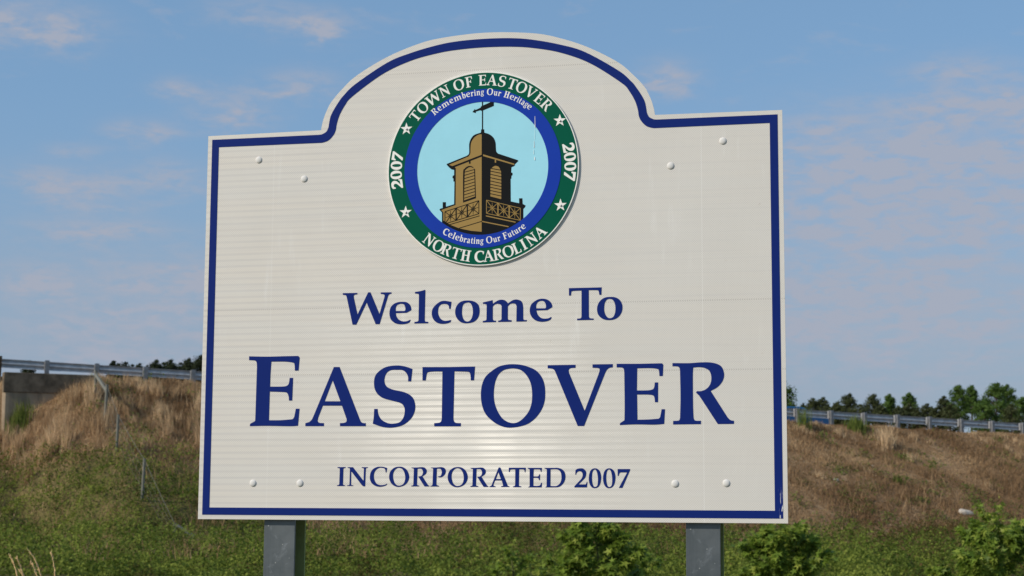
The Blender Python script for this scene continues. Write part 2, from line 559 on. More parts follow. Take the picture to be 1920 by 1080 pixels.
# ------------------------------------------------------------------ lettering outlines (tenths of a millimetre on the board; * = smooth)
LETTERING = {
    'welcome': [
        ['-4507,7015 -4033,7012 -4036,6968 -4116,6957* -4148,6921* -4140,6846 -4015,6334 -3685,7009 -3666,7024 -3609,7022 -3595,7001 -3302,6335 -3151,6849 -3143,6911* -3178,6948* -3268,6963 -3268,7010 -2926,7007 -2925,6959 -2986,6950* -3030,6896* -3048,6834 -3294,6022 -3420,6024 -3723,6703 -4051,6020 -4171,6022 -4373,6876 -4393,6926* -4432,6954* -4501,6959'],
        ['-2279,6437 -2430,6357 -2774,6355 -2753,6256* -2695,6169* -2605,6112* -2503,6092* -2401,6102* -2307,6143 -2298,6116 -2337,6052 -2438,6017* -2591,6004* -2756,6029* -2898,6118* -2963,6242* -2978,6377* -2948,6524* -2854,6633* -2715,6692* -2562,6703* -2422,6683* -2319,6597* -2279,6486*', '-2778,6420 -2494,6414 -2468,6441 -2470,6515* -2503,6601* -2561,6637* -2650,6638* -2739,6600* -2776,6521*'],
        ['-2165,6999 -1969,7026* -1849,7060 -1833,7047 -1845,6135 -1831,6086* -1800,6070* -1728,6065 -1732,6020 -2172,6021 -2170,6070 -2084,6078* -2047,6108* -2041,6151 -2037,6898 -2050,6933* -2095,6943* -2165,6953'],
        ['-997,6667 -1023,6452 -1067,6453 -1081,6535* -1132,6591* -1232,6609* -1333,6589* -1401,6505* -1421,6371* -1405,6273* -1354,6174* -1265,6105* -1164,6085* -1001,6109 -1019,6043 -1126,6005* -1276,5992* -1427,6023* -1542,6104* -1606,6228* -1620,6350* -1584,6484* -1459,6616* -1321,6693* -1183,6702*'],
        ['-481,6699* -343,6684* -230,6639* -142,6552* -106,6417* -115,6260* -176,6127* -300,6032* -512,5996* -675,6027* -788,6115* -858,6238* -876,6372* -842,6518* -743,6638* -618,6690*', '-468,6638* -392,6606* -342,6519* -316,6397* -321,6251* -363,6131* -425,6065* -500,6051* -575,6086* -626,6160* -658,6282* -659,6404* -642,6526* -592,6604*'],
        ['-2,6628 304,6692 311,6579 435,6661* 546,6699* 658,6689* 732,6649* 788,6581 918,6669* 1029,6697* 1140,6676* 1214,6626* 1251,6529* 1262,6432 1263,6118 1278,6075* 1315,6062* 1374,6061 1367,6019 1051,6019 1057,6484 1036,6539* 992,6570* 918,6578* 844,6555* 783,6490 782,6127 797,6084* 835,6072* 902,6064 899,6018 482,6020 488,6060 556,6071* 585,6101* 587,6143 588,6494 566,6543* 510,6568* 436,6576* 361,6547* 310,6494 312,6136 321,6087* 358,6065* 414,6059 408,6017 -1,6015 2,6059 79,6070* 110,6091* 116,6140 119,6516 107,6559* 75,6578* 1,6585'],
        ['2163,6437 2007,6350 1674,6347 1701,6248* 1763,6162* 1849,6106* 1946,6093* 2044,6103* 2136,6143 2142,6113 2105,6053 1996,6013* 1837,5998* 1677,6032* 1554,6118* 1486,6240* 1467,6373* 1504,6517* 1602,6618* 1736,6687* 1883,6702* 2018,6669* 2116,6589* 2159,6504*', '1666,6411 1946,6406 1972,6435 1964,6520* 1927,6599* 1859,6637* 1786,6632* 1712,6597* 1669,6514*'],
        ['2677,7006 3683,7007 3673,6780 3613,6781 3599,6863* 3575,6911* 3514,6925* 3287,6930 3290,6139 3308,6093* 3344,6075* 3439,6066 3431,6028 2929,6026 2929,6074 3018,6078* 3054,6098* 3066,6143 3066,6923 2884,6921* 2774,6911* 2750,6870* 2740,6780 2680,6778'],
        ['3960,6711* 4104,6693* 4224,6621* 4296,6501* 4314,6369* 4283,6227* 4187,6097* 4055,6028* 3899,6011* 3754,6034* 3634,6108* 3562,6217* 3541,6361* 3574,6504* 3659,6622* 3792,6697*', '3942,6651* 4020,6620* 4074,6529* 4101,6409* 4094,6254* 4055,6136* 3995,6083* 3923,6069* 3851,6104* 3791,6189* 3761,6297* 3761,6428* 3779,6535* 3828,6618* 3882,6647*'],
    ],
    'town': [
        ['-7566,5083 -6952,5065* -6362,5071* -5933,5072 -5886,5020 -5914,4613 -6033,4614 -6052,4814* -6112,4865* -6358,4899* -6820,4905 -6840,4510* -6846,4123 -6561,4120* -6341,4129* -6244,4179* -6214,4271* -6202,4389 -6089,4388 -6103,3681 -6208,3682 -6223,3809* -6275,3913* -6385,3947* -6850,3967 -6858,3072 -6463,3072* -6073,3100 -6022,3185* -5976,3426 -5856,3425 -5896,2897 -6166,2884* -6900,2900* -7485,2893 -7482,2963 -7326,3043 -7311,3124* -7304,3819* -7295,4748 -7305,4865* -7344,4936* -7444,4956* -7563,4962'],
        ['-4756,4711 -4572,4709 -3885,3080 -3848,3012* -3787,2972* -3692,2965 -3690,2874 -4524,2878 -4526,2970 -4387,2980* -4315,3019* -4312,3094 -4471,3509 -5094,3514 -5234,3157 -5254,3042* -5194,2985* -5049,2973 -5047,2881 -5653,2884 -5655,2976 -5534,3010* -5451,3078* -5392,3192', '-4787,4297 -5036,3649 -4524,3645'],
        ['-2218,4620 -2255,4237 -2350,4238 -2357,4389* -2429,4515* -2549,4589* -2716,4596* -2906,4589* -3047,4500* -3111,4317* -3090,4169* -3005,4065* -2826,3988* -2445,3900* -2206,3750* -2114,3500* -2153,3251* -2292,3048* -2526,2891* -2833,2824* -3142,2844* -3465,2948 -3437,3146* -3427,3401 -3317,3400 -3291,3236* -3181,3065* -2977,2961* -2787,2947* -2598,2993* -2482,3140* -2445,3344* -2487,3491* -2607,3583* -2845,3647* -3179,3747* -3373,3920* -3443,4150* -3416,4401* -3275,4571* -3050,4694* -2717,4733* -2456,4698*'],
        ['-1897,4672 -1092,4662 -234,4667 -263,4247 -361,4248 -376,4411* -412,4491* -505,4514* -882,4526 -901,3085 -876,2999* -806,2956* -666,2949 -665,2852 -1504,2856 -1505,2953 -1355,2964* -1290,3002* -1267,3087 -1262,4528 -1513,4531* -1713,4513* -1759,4450* -1790,4259 -1892,4261'],
        ['982,4723* 1235,4695* 1465,4625* 1672,4521* 1833,4340* 1925,4116* 1953,3847* 1926,3558* 1813,3291* 1609,3047* 1335,2882* 923,2806* 624,2845* 346,2988* 114,3213* -4,3483* -44,3799* -9,4114* 105,4360* 313,4538* 520,4660* 751,4713*', '983,4593* 1167,4555* 1328,4436* 1455,4255* 1525,4053* 1551,3806* 1534,3538* 1448,3294* 1288,3094* 1129,2977* 968,2940* 784,2985* 622,3098* 483,3300* 389,3548* 359,3795* 374,4042* 419,4244* 510,4423* 660,4545* 821,4586*'],
        ['2028,4678 2882,4680 2882,4589 2734,4580* 2677,4531* 2678,4453 3162,3293 3593,4409 3620,4520* 3582,4569* 3481,4581* 3402,4585 3402,4685 4016,4686 4016,4590 3908,4571* 3830,4506* 3784,4418 3144,2844 2950,2845 2257,4492 2211,4548* 2131,4578* 2028,4584'],
        ['4135,4693 4817,4684 5502,4690 5537,4646 5520,4311 5420,4312 5410,4453* 5372,4520* 5150,4551* 4754,4550 4741,3889 5036,3889* 5192,3909* 5259,3970* 5282,4124 5379,4123 5374,3536 5285,3537 5268,3673* 5224,3739* 5080,3763* 4747,3768 4755,3020 5099,3027* 5387,3047 5436,3101* 5481,3327 5580,3326 5554,2893 5275,2872* 4699,2882* 4227,2867 4232,2922 4366,3005 4374,3493* 4365,4422 4348,4533* 4292,4578* 4135,4586'],
        ['5812,4693 6301,4684* 6631,4702* 6916,4698* 7134,4651* 7275,4551* 7338,4342* 7293,4146* 7149,3973* 6939,3853 7424,3078 7488,3012* 7553,2980* 7613,2975 7612,2882 7139,2880 6601,3716 6505,3809 6532,3852 6668,3855* 6821,3922* 6932,4063* 6962,4259* 6913,4435* 6783,4528* 6608,4561* 6428,4551 6413,4287* 6413,3477* 6425,3084 6442,3019* 6497,2981* 6643,2978 6642,2880 5820,2874 5821,2979 5937,2982* 6003,2999* 6028,3065 6046,3699* 6035,4468 6018,4545* 5959,4590* 5811,4598'],
    ],
    'incorporated': [
        ['-4580,1619 -4321,1619 -4325,1593 -4375,1583* -4391,1551 -4396,1102 -4386,1074* -4326,1060 -4328,1041 -4586,1041 -4588,1059 -4539,1069* -4514,1092 -4505,1550 -4513,1580* -4578,1595'],
        ['-4252,1616 -4080,1616 -3733,1197 -3727,1560 -3745,1584* -3799,1596 -3799,1616 -3601,1616 -3602,1596 -3656,1586* -3668,1551 -3681,1031 -3745,1034 -3780,1061 -4122,1476 -4138,1471 -4135,1103 -4124,1070* -4063,1061 -4070,1042 -4257,1042 -4262,1060 -4198,1070* -4184,1098 -4177,1551 -4193,1583* -4252,1596'],
        ['-2984,1593 -3008,1456 -3032,1460 -3038,1528* -3073,1574* -3152,1598* -3240,1593* -3337,1537* -3394,1439* -3407,1328* -3381,1216* -3321,1123* -3232,1077* -3134,1070* -3056,1082* -2983,1115 -2978,1105 -3017,1059 -3114,1031* -3231,1021* -3358,1049* -3467,1127* -3523,1234* -3530,1346* -3502,1467* -3425,1565* -3309,1621* -3191,1633* -3084,1621*'],
        ['-2601,1633* -2494,1621* -2396,1570* -2327,1487* -2281,1348* -2294,1237* -2351,1135* -2447,1060* -2602,1018* -2729,1041* -2827,1106* -2892,1208* -2916,1319* -2895,1449* -2833,1542* -2727,1612*', '-2600,1596* -2512,1565* -2448,1487* -2413,1385* -2403,1273* -2429,1162* -2486,1088* -2583,1058* -2661,1069* -2735,1134* -2778,1236* -2794,1347* -2781,1449* -2736,1533* -2668,1584*'],
        ['-2214,1607 -2028,1609* -1882,1619* -1795,1603* -1737,1543* -1726,1478* -1764,1404* -1860,1339 -1703,1108 -1678,1076* -1639,1055 -1649,1035 -1789,1034 -1803,1053 -1946,1265* -1990,1330 -1981,1339 -1927,1342* -1870,1376* -1842,1450* -1857,1524* -1911,1570* -2017,1570 -2024,1330 -2031,1098 -2016,1072* -1958,1057 -1960,1036 -2209,1035 -2209,1056 -2156,1066* -2142,1098 -2133,1552 -2143,1575* -2207,1591'],
        ['-1598,1607 -1427,1609* -1273,1619* -1176,1594* -1128,1525* -1132,1451* -1174,1377* -1251,1321* -1337,1312* -1376,1342 -1308,1344* -1266,1386* -1247,1469* -1267,1534* -1311,1571* -1407,1572 -1417,1109 -1402,1077* -1334,1054 -1339,1034 -1604,1033 -1604,1055 -1556,1064* -1537,1100 -1523,1552 -1533,1578* -1595,1594'],
        ['-751,1622* -645,1610* -549,1560* -481,1477* -437,1339* -451,1229* -507,1128* -602,1054* -754,1012* -879,1035* -976,1099* -1039,1200* -1062,1311* -1041,1440* -980,1532* -875,1601*', '-750,1586* -664,1555* -601,1477* -567,1376* -558,1265* -584,1155* -640,1081* -736,1052* -812,1063* -885,1127* -927,1228* -942,1339* -929,1440* -884,1523* -817,1574*'],
        ['-354,1596 -171,1598* -28,1607* 58,1591* 115,1532* 125,1468* 88,1394* -7,1330 147,1101 171,1069* 209,1048 199,1028 62,1027 47,1046 -92,1256* -135,1320 -126,1330 -74,1332* -17,1366* 11,1440* -4,1513* -56,1559* -161,1559 -169,1320 -176,1091 -162,1065* -105,1050 -107,1029 -352,1028 -352,1049 -300,1059* -286,1091 -275,1541 -285,1564* -347,1579'],
        ['524,1603 547,1613 581,1603 796,1096 811,1064* 863,1041 858,1028 608,1027 603,1045 655,1057* 666,1082 621,1222 417,1221 371,1113 371,1063* 433,1042 428,1025 248,1024 246,1044 304,1067* 332,1132', '515,1471 441,1262 597,1262'],
        ['841,1601 1365,1602 1350,1467 1332,1467 1319,1527* 1288,1552* 1160,1554 1152,1094 1162,1059* 1229,1044 1221,1022 973,1022 970,1043 1019,1054* 1039,1088 1040,1554 918,1552* 879,1530* 867,1474 841,1474'],
        ['1417,1597 1857,1597 1844,1478 1826,1478 1811,1532* 1770,1554* 1606,1554 1599,1341 1720,1341* 1760,1358* 1781,1408 1803,1403 1797,1234 1771,1234 1756,1279* 1710,1301* 1599,1303 1598,1063 1721,1060* 1802,1080* 1838,1155 1861,1150 1851,1018 1434,1017 1485,1050 1483,1532 1468,1562* 1417,1580'],
        ['1936,1597 2229,1597* 2331,1599* 2453,1567* 2545,1483* 2577,1354* 2555,1216* 2474,1097* 2373,1032* 2230,1019* 1966,1018 2004,1051 2010,1532 1995,1562* 1939,1580', '2122,1552 2120,1061 2210,1055* 2312,1062* 2403,1126* 2449,1226* 2458,1354* 2433,1463* 2372,1533* 2270,1560*'],
        ['2884,1528 2940,1567* 3031,1584* 3122,1573* 3193,1503* 3208,1424* 3183,1326* 3112,1237* 2976,1108 3142,1107* 3193,1111* 3208,1133* 3228,1188 3243,1183 3231,1020 2851,1019 2851,1053 2991,1197* 3071,1286* 3102,1375* 3092,1444* 3051,1488* 2996,1498* 2940,1474* 2910,1434* 2899,1394 2877,1396'],
        ['3470,1585* 3546,1568* 3616,1504* 3656,1376* 3656,1248* 3626,1120* 3565,1031* 3465,999* 3384,1020* 3324,1099* 3291,1217* 3292,1355* 3324,1484* 3384,1558*', '3465,1551* 3515,1513* 3545,1425* 3563,1297* 3560,1159* 3540,1070* 3480,1033* 3429,1060* 3394,1158* 3382,1296* 3389,1425* 3415,1513*'],
        ['3900,1585* 3976,1568* 4046,1504* 4086,1376* 4085,1248* 4055,1121* 3995,1032* 3894,1000* 3814,1022* 3754,1100* 3722,1218* 3722,1356* 3755,1484* 3815,1558*', '3895,1551* 3945,1514* 3975,1425* 3993,1297* 3990,1160* 3970,1071* 3910,1034* 3859,1061* 3824,1159* 3813,1297* 3820,1425* 3845,1514*'],
        ['4158,1563 4530,1563 4528,1529 4297,1008 4197,1008 4197,1018 4443,1465 4248,1465 4208,1435* 4188,1366 4158,1366'],
    ],
}
SEAL_FONT = {
    '0': ['340,1034* 501,1002* 649,880* 731,649* 731,420* 670,191* 543,26* 333,-34* 159,8* 32,155* -34,368* -34,613* 32,843* 160,983*', '332,909* 401,859* 453,719* 486,506* 480,277* 448,141* 357,91* 291,125* 230,280* 208,509* 221,721* 264,860*'],
    '2': ['34,913 165,1002* 355,1034* 550,1010* 705,875* 740,715* 686,526* 540,360* 279,166 576,189* 665,194* 676,218* 720,320 810,290 764,-30 -3,-34 -26,84 253,340* 408,492* 463,634* 446,737* 381,800* 290,814* 195,776* 145,717* 120,640 18,663'],
    '7': ['-14,1030 754,1034 778,924 308,-19 76,-34 50,35 542,827 186,789 129,750* 87,624 -34,640'],
    'A': ['494,1021 595,1020 972,125 993,88* 1026,66* 1078,62 1079,12 621,14 620,65 697,71* 736,92* 738,133 650,361 308,364 231,168 220,105* 253,73* 333,66 334,16 1,18 0,68 66,87* 112,124* 144,187', '477,794 340,438 621,435'],
    'C': ['912,944 873,704 792,709 782,821* 734,885* 615,920* 481,914* 331,828* 243,676* 223,502* 264,327* 357,183* 493,112* 646,101* 767,120* 886,174 920,126 849,42 683,-6* 486,-22* 271,25* 85,159* -10,342* -22,533* 25,738* 157,906* 355,1001* 553,1022* 733,1002*'],
    'E': ['0,1003 375,998 751,1002 770,977 761,793 706,794 700,871* 680,908* 558,925* 340,924 333,562 495,561* 581,573* 617,606* 630,691 683,690 681,368 632,368 623,443* 598,479* 519,492* 336,495 341,84 530,88* 688,99 714,129* 739,253 794,252 779,14 626,3* 310,8* 51,0 53,30 127,76 131,344* 126,854 117,915* 86,940* 0,945'],
    'F': ['0,1000 720,1000 720,740 660,740 620,880* 560,930 330,930 330,550 480,550 520,640 580,640 580,390 520,390 480,480 330,480 330,70 460,60 460,0 0,0 0,60 110,70 110,930 0,940'],
    'H': ['0,1000 440,1000 440,940 330,930 330,560 620,560 620,930 510,940 510,1000 950,1000 950,940 840,930 840,70 950,60 950,0 510,0 510,60 620,70 620,490 330,490 330,70 440,60 440,0 0,0 0,60 110,70 110,930 0,940'],
    'I': ['0,1000 440,1000 440,940 330,930 330,70 440,60 440,0 0,0 0,60 110,70 110,930 0,940'],
    'L': ['0,1000 460,1000 460,940 330,930 330,75 560,75 620,120* 660,270 720,270 700,0 0,0 0,60 110,70 110,930 0,940'],
    'N': ['0,1000 300,1000 780,350 780,940 660,940 660,1000 1000,1000 1000,940 880,940 880,0 790,0 220,760 220,60 340,60 340,0 0,0 0,60 120,60 120,940 0,940'],
    'O': ['563,1028* 702,1013* 829,974* 942,917* 1031,818* 1081,694* 1097,547* 1082,388* 1020,241* 908,107* 757,16* 531,-25* 367,-4* 214,75* 86,198* 22,347* 0,520* 19,693* 82,829* 196,926* 310,993* 437,1022*', '564,956* 665,935* 754,870* 823,771* 862,660* 876,524* 866,377* 819,243* 732,133* 644,69* 556,48* 455,73* 366,135* 289,246* 238,382* 221,518* 229,654* 254,765* 304,863* 386,930* 475,952*'],
    'R': ['0,1011 269,1006* 450,1016* 607,1014* 727,988* 804,933* 839,819* 814,711* 735,616* 620,550 886,124 921,88* 957,70* 990,67 989,16 730,15 434,475 381,526 396,549 471,551* 555,588* 616,665* 632,773* 606,869* 534,921* 438,939* 339,933 330,788* 331,343* 337,128 347,92* 377,71* 457,69 457,16 5,12 5,70 69,72* 106,81* 119,117 129,465* 123,887 114,930* 81,954* 0,959'],
    'S': ['685,971 664,761 612,762 609,844* 569,914* 503,954* 412,958* 307,954* 229,905* 194,805* 206,723* 252,666* 351,624* 560,576* 691,493* 742,356* 721,219* 644,108* 516,21* 347,-15* 177,-4* 0,53 15,161* 21,301 81,301 96,211* 156,117* 268,60* 372,52* 476,78* 540,158* 560,270* 537,351* 471,402* 341,437* 157,492* 51,587* 12,713* 27,851* 104,944* 228,1012* 410,1033* 554,1014*'],
    'T': ['0,1000 442,994 913,997 897,766 844,767 835,856* 816,900* 764,913* 558,919 547,128 560,81* 599,57* 676,53 676,0 216,2 215,56 297,61* 333,82* 346,129 349,921 211,922* 101,912* 75,878* 58,773 3,774'],
    'V': ['0,1003 469,1004 469,954 388,949* 357,922* 357,880 623,242 860,855 875,916* 854,943* 798,950* 754,952 755,1007 1092,1007 1092,955 1033,945* 989,909* 965,860 613,-5 507,-4 126,901 100,932* 57,948* 0,952'],
    'W': ['0,992 472,989 469,944 390,934* 358,897* 366,823 490,313 819,986 838,1000 895,999 908,977 1201,314 1351,826 1359,887* 1324,925* 1235,939 1234,986 1576,983 1576,935 1516,927* 1472,873* 1454,812 1208,2 1083,4 781,681 455,0 335,2 134,853 114,903* 75,931* 6,936'],
    'a': ['60,600 180,655* 320,660* 450,600* 490,480 490,120 520,60 580,60 580,0 400,-10 350,60 250,-10* 140,-15* 40,50* 20,170* 90,290* 220,350* 330,370 330,480* 300,560* 230,570* 180,560 170,460 60,460', '330,310 240,280* 190,210* 210,120* 270,90* 330,140'],
    'b': ['0,1000 230,1000 230,580 300,640* 400,660* 540,600* 620,450* 620,250* 560,70* 420,-10* 280,0* 200,60 150,0 60,0 60,930 0,930', '230,480 330,540* 420,500* 450,330* 420,120* 350,60* 260,90* 230,160'],
    'e': ['692,428 542,349 202,347 222,249* 280,163* 369,107* 470,87* 570,97* 664,138 673,111 634,47 534,13* 383,0* 219,25* 79,112* 15,235* 0,369* 29,515* 123,622* 261,680* 412,692* 550,672* 652,587* 691,477*', '197,412 478,406 504,432 502,505* 470,591* 412,626* 324,627* 237,590* 200,511*'],
    'g': ['270,660* 430,610* 500,430* 430,260* 270,210* 110,260* 40,430* 110,610*', '270,590* 350,540* 380,430* 350,320* 270,280* 190,320* 160,430* 190,540*', '+400,640 580,660 580,560 460,540', '+120,250 240,200 200,110 120,120', '+270,130* 460,90* 540,-60* 440,-200* 260,-240* 80,-200* 10,-80* 80,60* 150,120*', '270,40* 400,20* 430,-60* 370,-130* 260,-150* 160,-130* 120,-70* 150,10*'],
    'i': ['0,640 230,660 230,60 310,50 310,0 0,0 0,50 60,60 60,590 0,600', '+145,930* 235,840* 145,750* 55,840*'],
    'l': ['7,969 201,995* 319,1029 336,1016 324,113 337,65* 368,50* 440,45 435,0 0,1 2,49 87,57* 124,87* 130,129 133,869 120,903* 76,913* 7,923'],
    'm': ['0,607 303,670 310,558 433,640* 543,677* 653,667* 727,627* 782,560 910,647* 1020,675* 1130,655* 1204,605* 1241,509* 1251,413 1252,102 1267,60* 1303,47* 1362,46 1355,5 1042,4 1048,465 1027,519* 984,550* 911,557* 838,535* 777,470 776,111 791,69* 828,56* 895,49 892,4 480,5 485,45 553,56* 581,85* 583,127 585,474 562,523* 507,548* 433,556* 360,527* 308,474 311,120 320,72* 357,50* 412,44 406,2 1,0 4,44 80,55* 111,76* 117,124 120,496 108,538* 77,557* 3,565'],
    'n': ['0,640 210,660 225,560 330,650* 450,660* 550,610* 590,480 590,60 660,50 660,0 370,0 370,50 420,60 420,450 400,520* 340,540* 230,430 230,60 290,50 290,0 0,0 0,50 60,60 60,590 0,600'],
    'o': ['391,695* 527,680* 639,636* 726,550* 761,417* 753,261* 692,130* 569,36* 360,0* 199,31* 87,117* 17,239* 0,372* 33,516* 131,635* 255,686*', '404,635* 478,603* 528,518* 554,397* 549,253* 507,133* 446,68* 372,54* 297,89* 247,162* 215,283* 214,404* 232,524* 280,601*'],
    'r': ['0,640 210,660 225,560 320,640* 430,650 490,620 490,470 350,490* 230,430 230,60 330,50 330,0 0,0 0,50 60,60 60,590 0,600'],
    't': ['120,640 120,820 230,860 230,640 380,640 380,570 230,570 230,180 250,100* 310,90* 390,130 390,40 300,-15* 180,-10* 90,60* 70,180 70,570 0,570 0,640'],
    'u': ['0,640 220,640 220,200 240,110* 300,95* 410,200 410,590 340,600 340,640 580,640 580,60 660,50 660,0 440,0 420,90 320,0* 200,-15* 100,40* 60,160 60,590 0,600'],
}
TOWER_BLACK = [
    '-65,2197 -25,2195 -18,1215 17,1214 22,1111 182,1050* 314,935* 381,780* 393,605* 409,496* 460,433 1085,204 1107,175 987,61 1009,50 955,8 890,-11 880,-172 923,-191 924,-260 891,-281 887,-367 865,-377 874,-1077 1135,-1140 1130,-989 1238,-989 1248,-1165 1341,-1222 1320,-1275 1270,-1327 1272,-1734 835,-1999 -37,-2144 -807,-2013 -1307,-1695 -1311,-1349 -1394,-1259 -1368,-1227 -1290,-1208 -1292,-1024 -1186,-1027 -1184,-1169 -926,-1101 -922,-396 -955,-384 -956,-297 -989,-274 -979,-209 -935,-189 -936,-26 -1014,-8 -1081,45 -1182,152 -1160,179 -531,404 -465,467* -459,598* -461,772* -413,923* -304,1049* -88,1116 -84,1218 -58,1217',
    '-365,1778 -284,1875 -275,1835 -107,1904 -90,1946 296,2097 318,2069 319,1938 -22,1812 -89,1800 -106,1822 -254,1786 -258,1735',
]
TOWER_TAN = [
    '-65,1060 -171,1048* -303,962* -395,813* -415,639* -421,476* -475,380 -1098,144 -993,96 -60,418',
    '-60,353 -910,60 -879,15 -877,-1129 -1334,-1272 -1267,-1350 -1264,-1599 -1030,-1747 -742,-1866 -367,-1951 -42,-1989',
    '-12,427 976,94 972,55 -12,372',
    '358,249 402,236 403,149 359,151',
    '228,-897 229,-125* 255,-25* 342,41* 408,47* 485,12* 540,-90* 563,-210* 572,-996',
    '90,-1483 1029,-1712 1021,-1743 90,-1516',
    '-30,-1654 812,-1844 800,-1874 -29,-1686',
]
TOWER_ARCH = [
    '-639,-1064 -647,-135* -604,-6* -517,66* -428,80* -340,49* -273,-41* -261,-128* -228,-942',
]
TOWER_LOUVRE = [
    '-604,-993 -592,-159* -560,-41* -472,28* -406,38* -339,12* -295,-73* -262,-882',
]
TOWER_DARK_LINES = [
    '-605,-122 -263,-48 -269,-25 -611,-99',
    '-603,-224 -262,-135 -269,-112 -611,-201',
    '-602,-324 -261,-237 -268,-214 -610,-301',
    '-601,-426 -260,-337 -268,-314 -609,-403',
    '-601,-528 -260,-439 -267,-416 -608,-505',
    '-599,-632 -259,-536 -266,-514 -607,-609',
    '-599,-730 -258,-641 -265,-617 -606,-707',
    '-598,-832 -257,-742 -264,-719 -605,-809',
    '-597,-936 -256,-844 -264,-821 -604,-913',
    '209,-28 578,-110 582,-86 213,-5',
    '209,-117 578,-205 583,-182 214,-94',
    '210,-214 578,-313 584,-290 215,-191',
    '210,-323 579,-417 584,-393 216,-299',
    '211,-424 580,-518 585,-495 216,-401',
    '212,-528 580,-617 585,-594 217,-505',
    '213,-623 581,-714 586,-691 218,-600',
    '213,-723 581,-814 587,-791 218,-700',
    '214,-822 582,-913 587,-890 219,-799',
    '-463,245 -414,260 -413,149 -462,151',
    '-1060,-1746 -109,-1502 -115,-1481 -1067,-1725',
    '-761,-1868 -42,-1677 -48,-1656 -767,-1847',
    '-1212,-1336 -134,-1027 -141,-1006 -1219,-1315',
    '-1209,-1715 -131,-1437 -137,-1416 -1215,-1694',
    '-1227,-1325 -1223,-1704 -1201,-1705 -1205,-1326',
    '-149,-1016 -145,-1426 -123,-1427 -127,-1017',
    '-878,-1223 -874,-1612 -837,-1613 -840,-1224',
    '-522,-1121 -518,-1520 -481,-1521 -484,-1122',
    '-1223,-1334 -862,-1621 -849,-1604 -1209,-1317',
    '-1203,-1711 -850,-1230 -868,-1217 -1221,-1698',
    '-1042,-1305 -1039,-1628 -1028,-1628 -1031,-1305',
    '-1191,-1515 -877,-1429 -880,-1419 -1194,-1504',
    '-1102,-1489 -1032,-1393 -1041,-1387 -1111,-1483',
    '-1040,-1394 -968,-1451 -961,-1443 -1033,-1386',
    '-969,-1444 -1039,-1540 -1030,-1547 -960,-1450',
    '-1031,-1539 -1103,-1482 -1110,-1490 -1038,-1548',
    '-866,-1232 -507,-1529 -493,-1513 -852,-1215',
    '-846,-1619 -494,-1128 -512,-1115 -864,-1606',
    '-686,-1204 -683,-1535 -672,-1535 -675,-1204',
    '-834,-1417 -521,-1332 -525,-1322 -837,-1407',
    '-746,-1392 -675,-1294 -685,-1287 -755,-1386',
    '-683,-1295 -612,-1354 -605,-1346 -677,-1287',
    '-613,-1347 -683,-1445 -674,-1452 -604,-1353',
    '-675,-1444 -747,-1385 -754,-1393 -682,-1452',
    '-510,-1129 -141,-1435 -127,-1418 -496,-1113',
    '-491,-1527 -128,-1023 -147,-1010 -509,-1514',
    '-325,-1101 -323,-1441 -312,-1442 -314,-1101',
    '-478,-1320 -156,-1232 -159,-1222 -482,-1310',
    '-387,-1294 -315,-1194 -324,-1187 -396,-1288',
    '-323,-1194 -249,-1255 -242,-1247 -316,-1186',
    '-250,-1248 -323,-1349 -313,-1355 -241,-1255',
    '-314,-1348 -388,-1287 -395,-1295 -321,-1356',
]
TOWER_TAN_LINES = [
    '102,-1019 1173,-1307 1177,-1289 106,-1000',
    '105,-1433 1175,-1683 1178,-1664 109,-1414',
    '94,-1009 97,-1423 117,-1424 114,-1010',
    '1165,-1298 1167,-1673 1186,-1674 1185,-1298',
    '451,-1107 453,-1508 490,-1509 488,-1109',
    '804,-1203 806,-1591 843,-1592 841,-1204',
    '96,-1015 464,-1514 480,-1503 112,-1004',
    '113,-1431 476,-1115 463,-1101 100,-1416',
    '281,-1091 284,-1434 295,-1434 292,-1092',
    '126,-1227 448,-1308 450,-1298 128,-1217',
    '219,-1248 291,-1185 284,-1177 211,-1240',
    '283,-1184 357,-1284 365,-1278 292,-1178',
    '357,-1277 285,-1340 292,-1348 365,-1285',
    '293,-1341 219,-1241 211,-1247 284,-1347',
    '461,-1114 817,-1597 833,-1586 477,-1102',
    '478,-1516 829,-1211 816,-1196 465,-1502',
    '641,-1187 643,-1518 654,-1519 652,-1188',
    '491,-1319 801,-1397 803,-1387 493,-1309',
    '580,-1339 650,-1278 643,-1270 573,-1331',
    '642,-1277 714,-1374 722,-1368 651,-1271',
    '714,-1367 644,-1428 651,-1436 722,-1375',
    '652,-1429 581,-1332 572,-1338 643,-1435',
    '815,-1209 1169,-1679 1184,-1668 830,-1198',
    '831,-1599 1181,-1306 1168,-1291 818,-1584',
    '994,-1281 995,-1602 1006,-1602 1005,-1281',
    '844,-1408 1153,-1486 1155,-1475 846,-1397',
    '933,-1428 1003,-1369 996,-1361 926,-1420',
    '995,-1368 1066,-1462 1075,-1456 1004,-1362',
    '1066,-1455 997,-1514 1004,-1522 1074,-1463',
    '1004,-1515 934,-1421 925,-1427 996,-1521',
]

# ------------------------------------------------------------------ terrain
P0 = np.array([-17.853, 66.614])          # foot of the first guardrail post, start of the embankment's crest line
DIR = 0.43025                             # bearing of the road
TX, TY = math.cos(DIR), math.sin(DIR)
NX, NY = math.sin(DIR), -math.cos(DIR)    # downhill, towards the camera
FALL = -0.02578                           # the road drops away from the bridge
CREST = 6.21


def sd(x, y):
    return (x - P0[0]) * TX + (y - P0[1]) * TY, (x - P0[0]) * NX + (y - P0[1]) * NY


def xy(s, d):
    return P0[0] + s * TX + d * NX, P0[1] + s * TY + d * NY


def sstep(a, b, x):
    t = np.clip((x - a) / (b - a), 0.0, 1.0)
    return t * t * (3 - 2 * t)


rng = np.random.default_rng(7)
LATTICE = rng.random((256, 256))


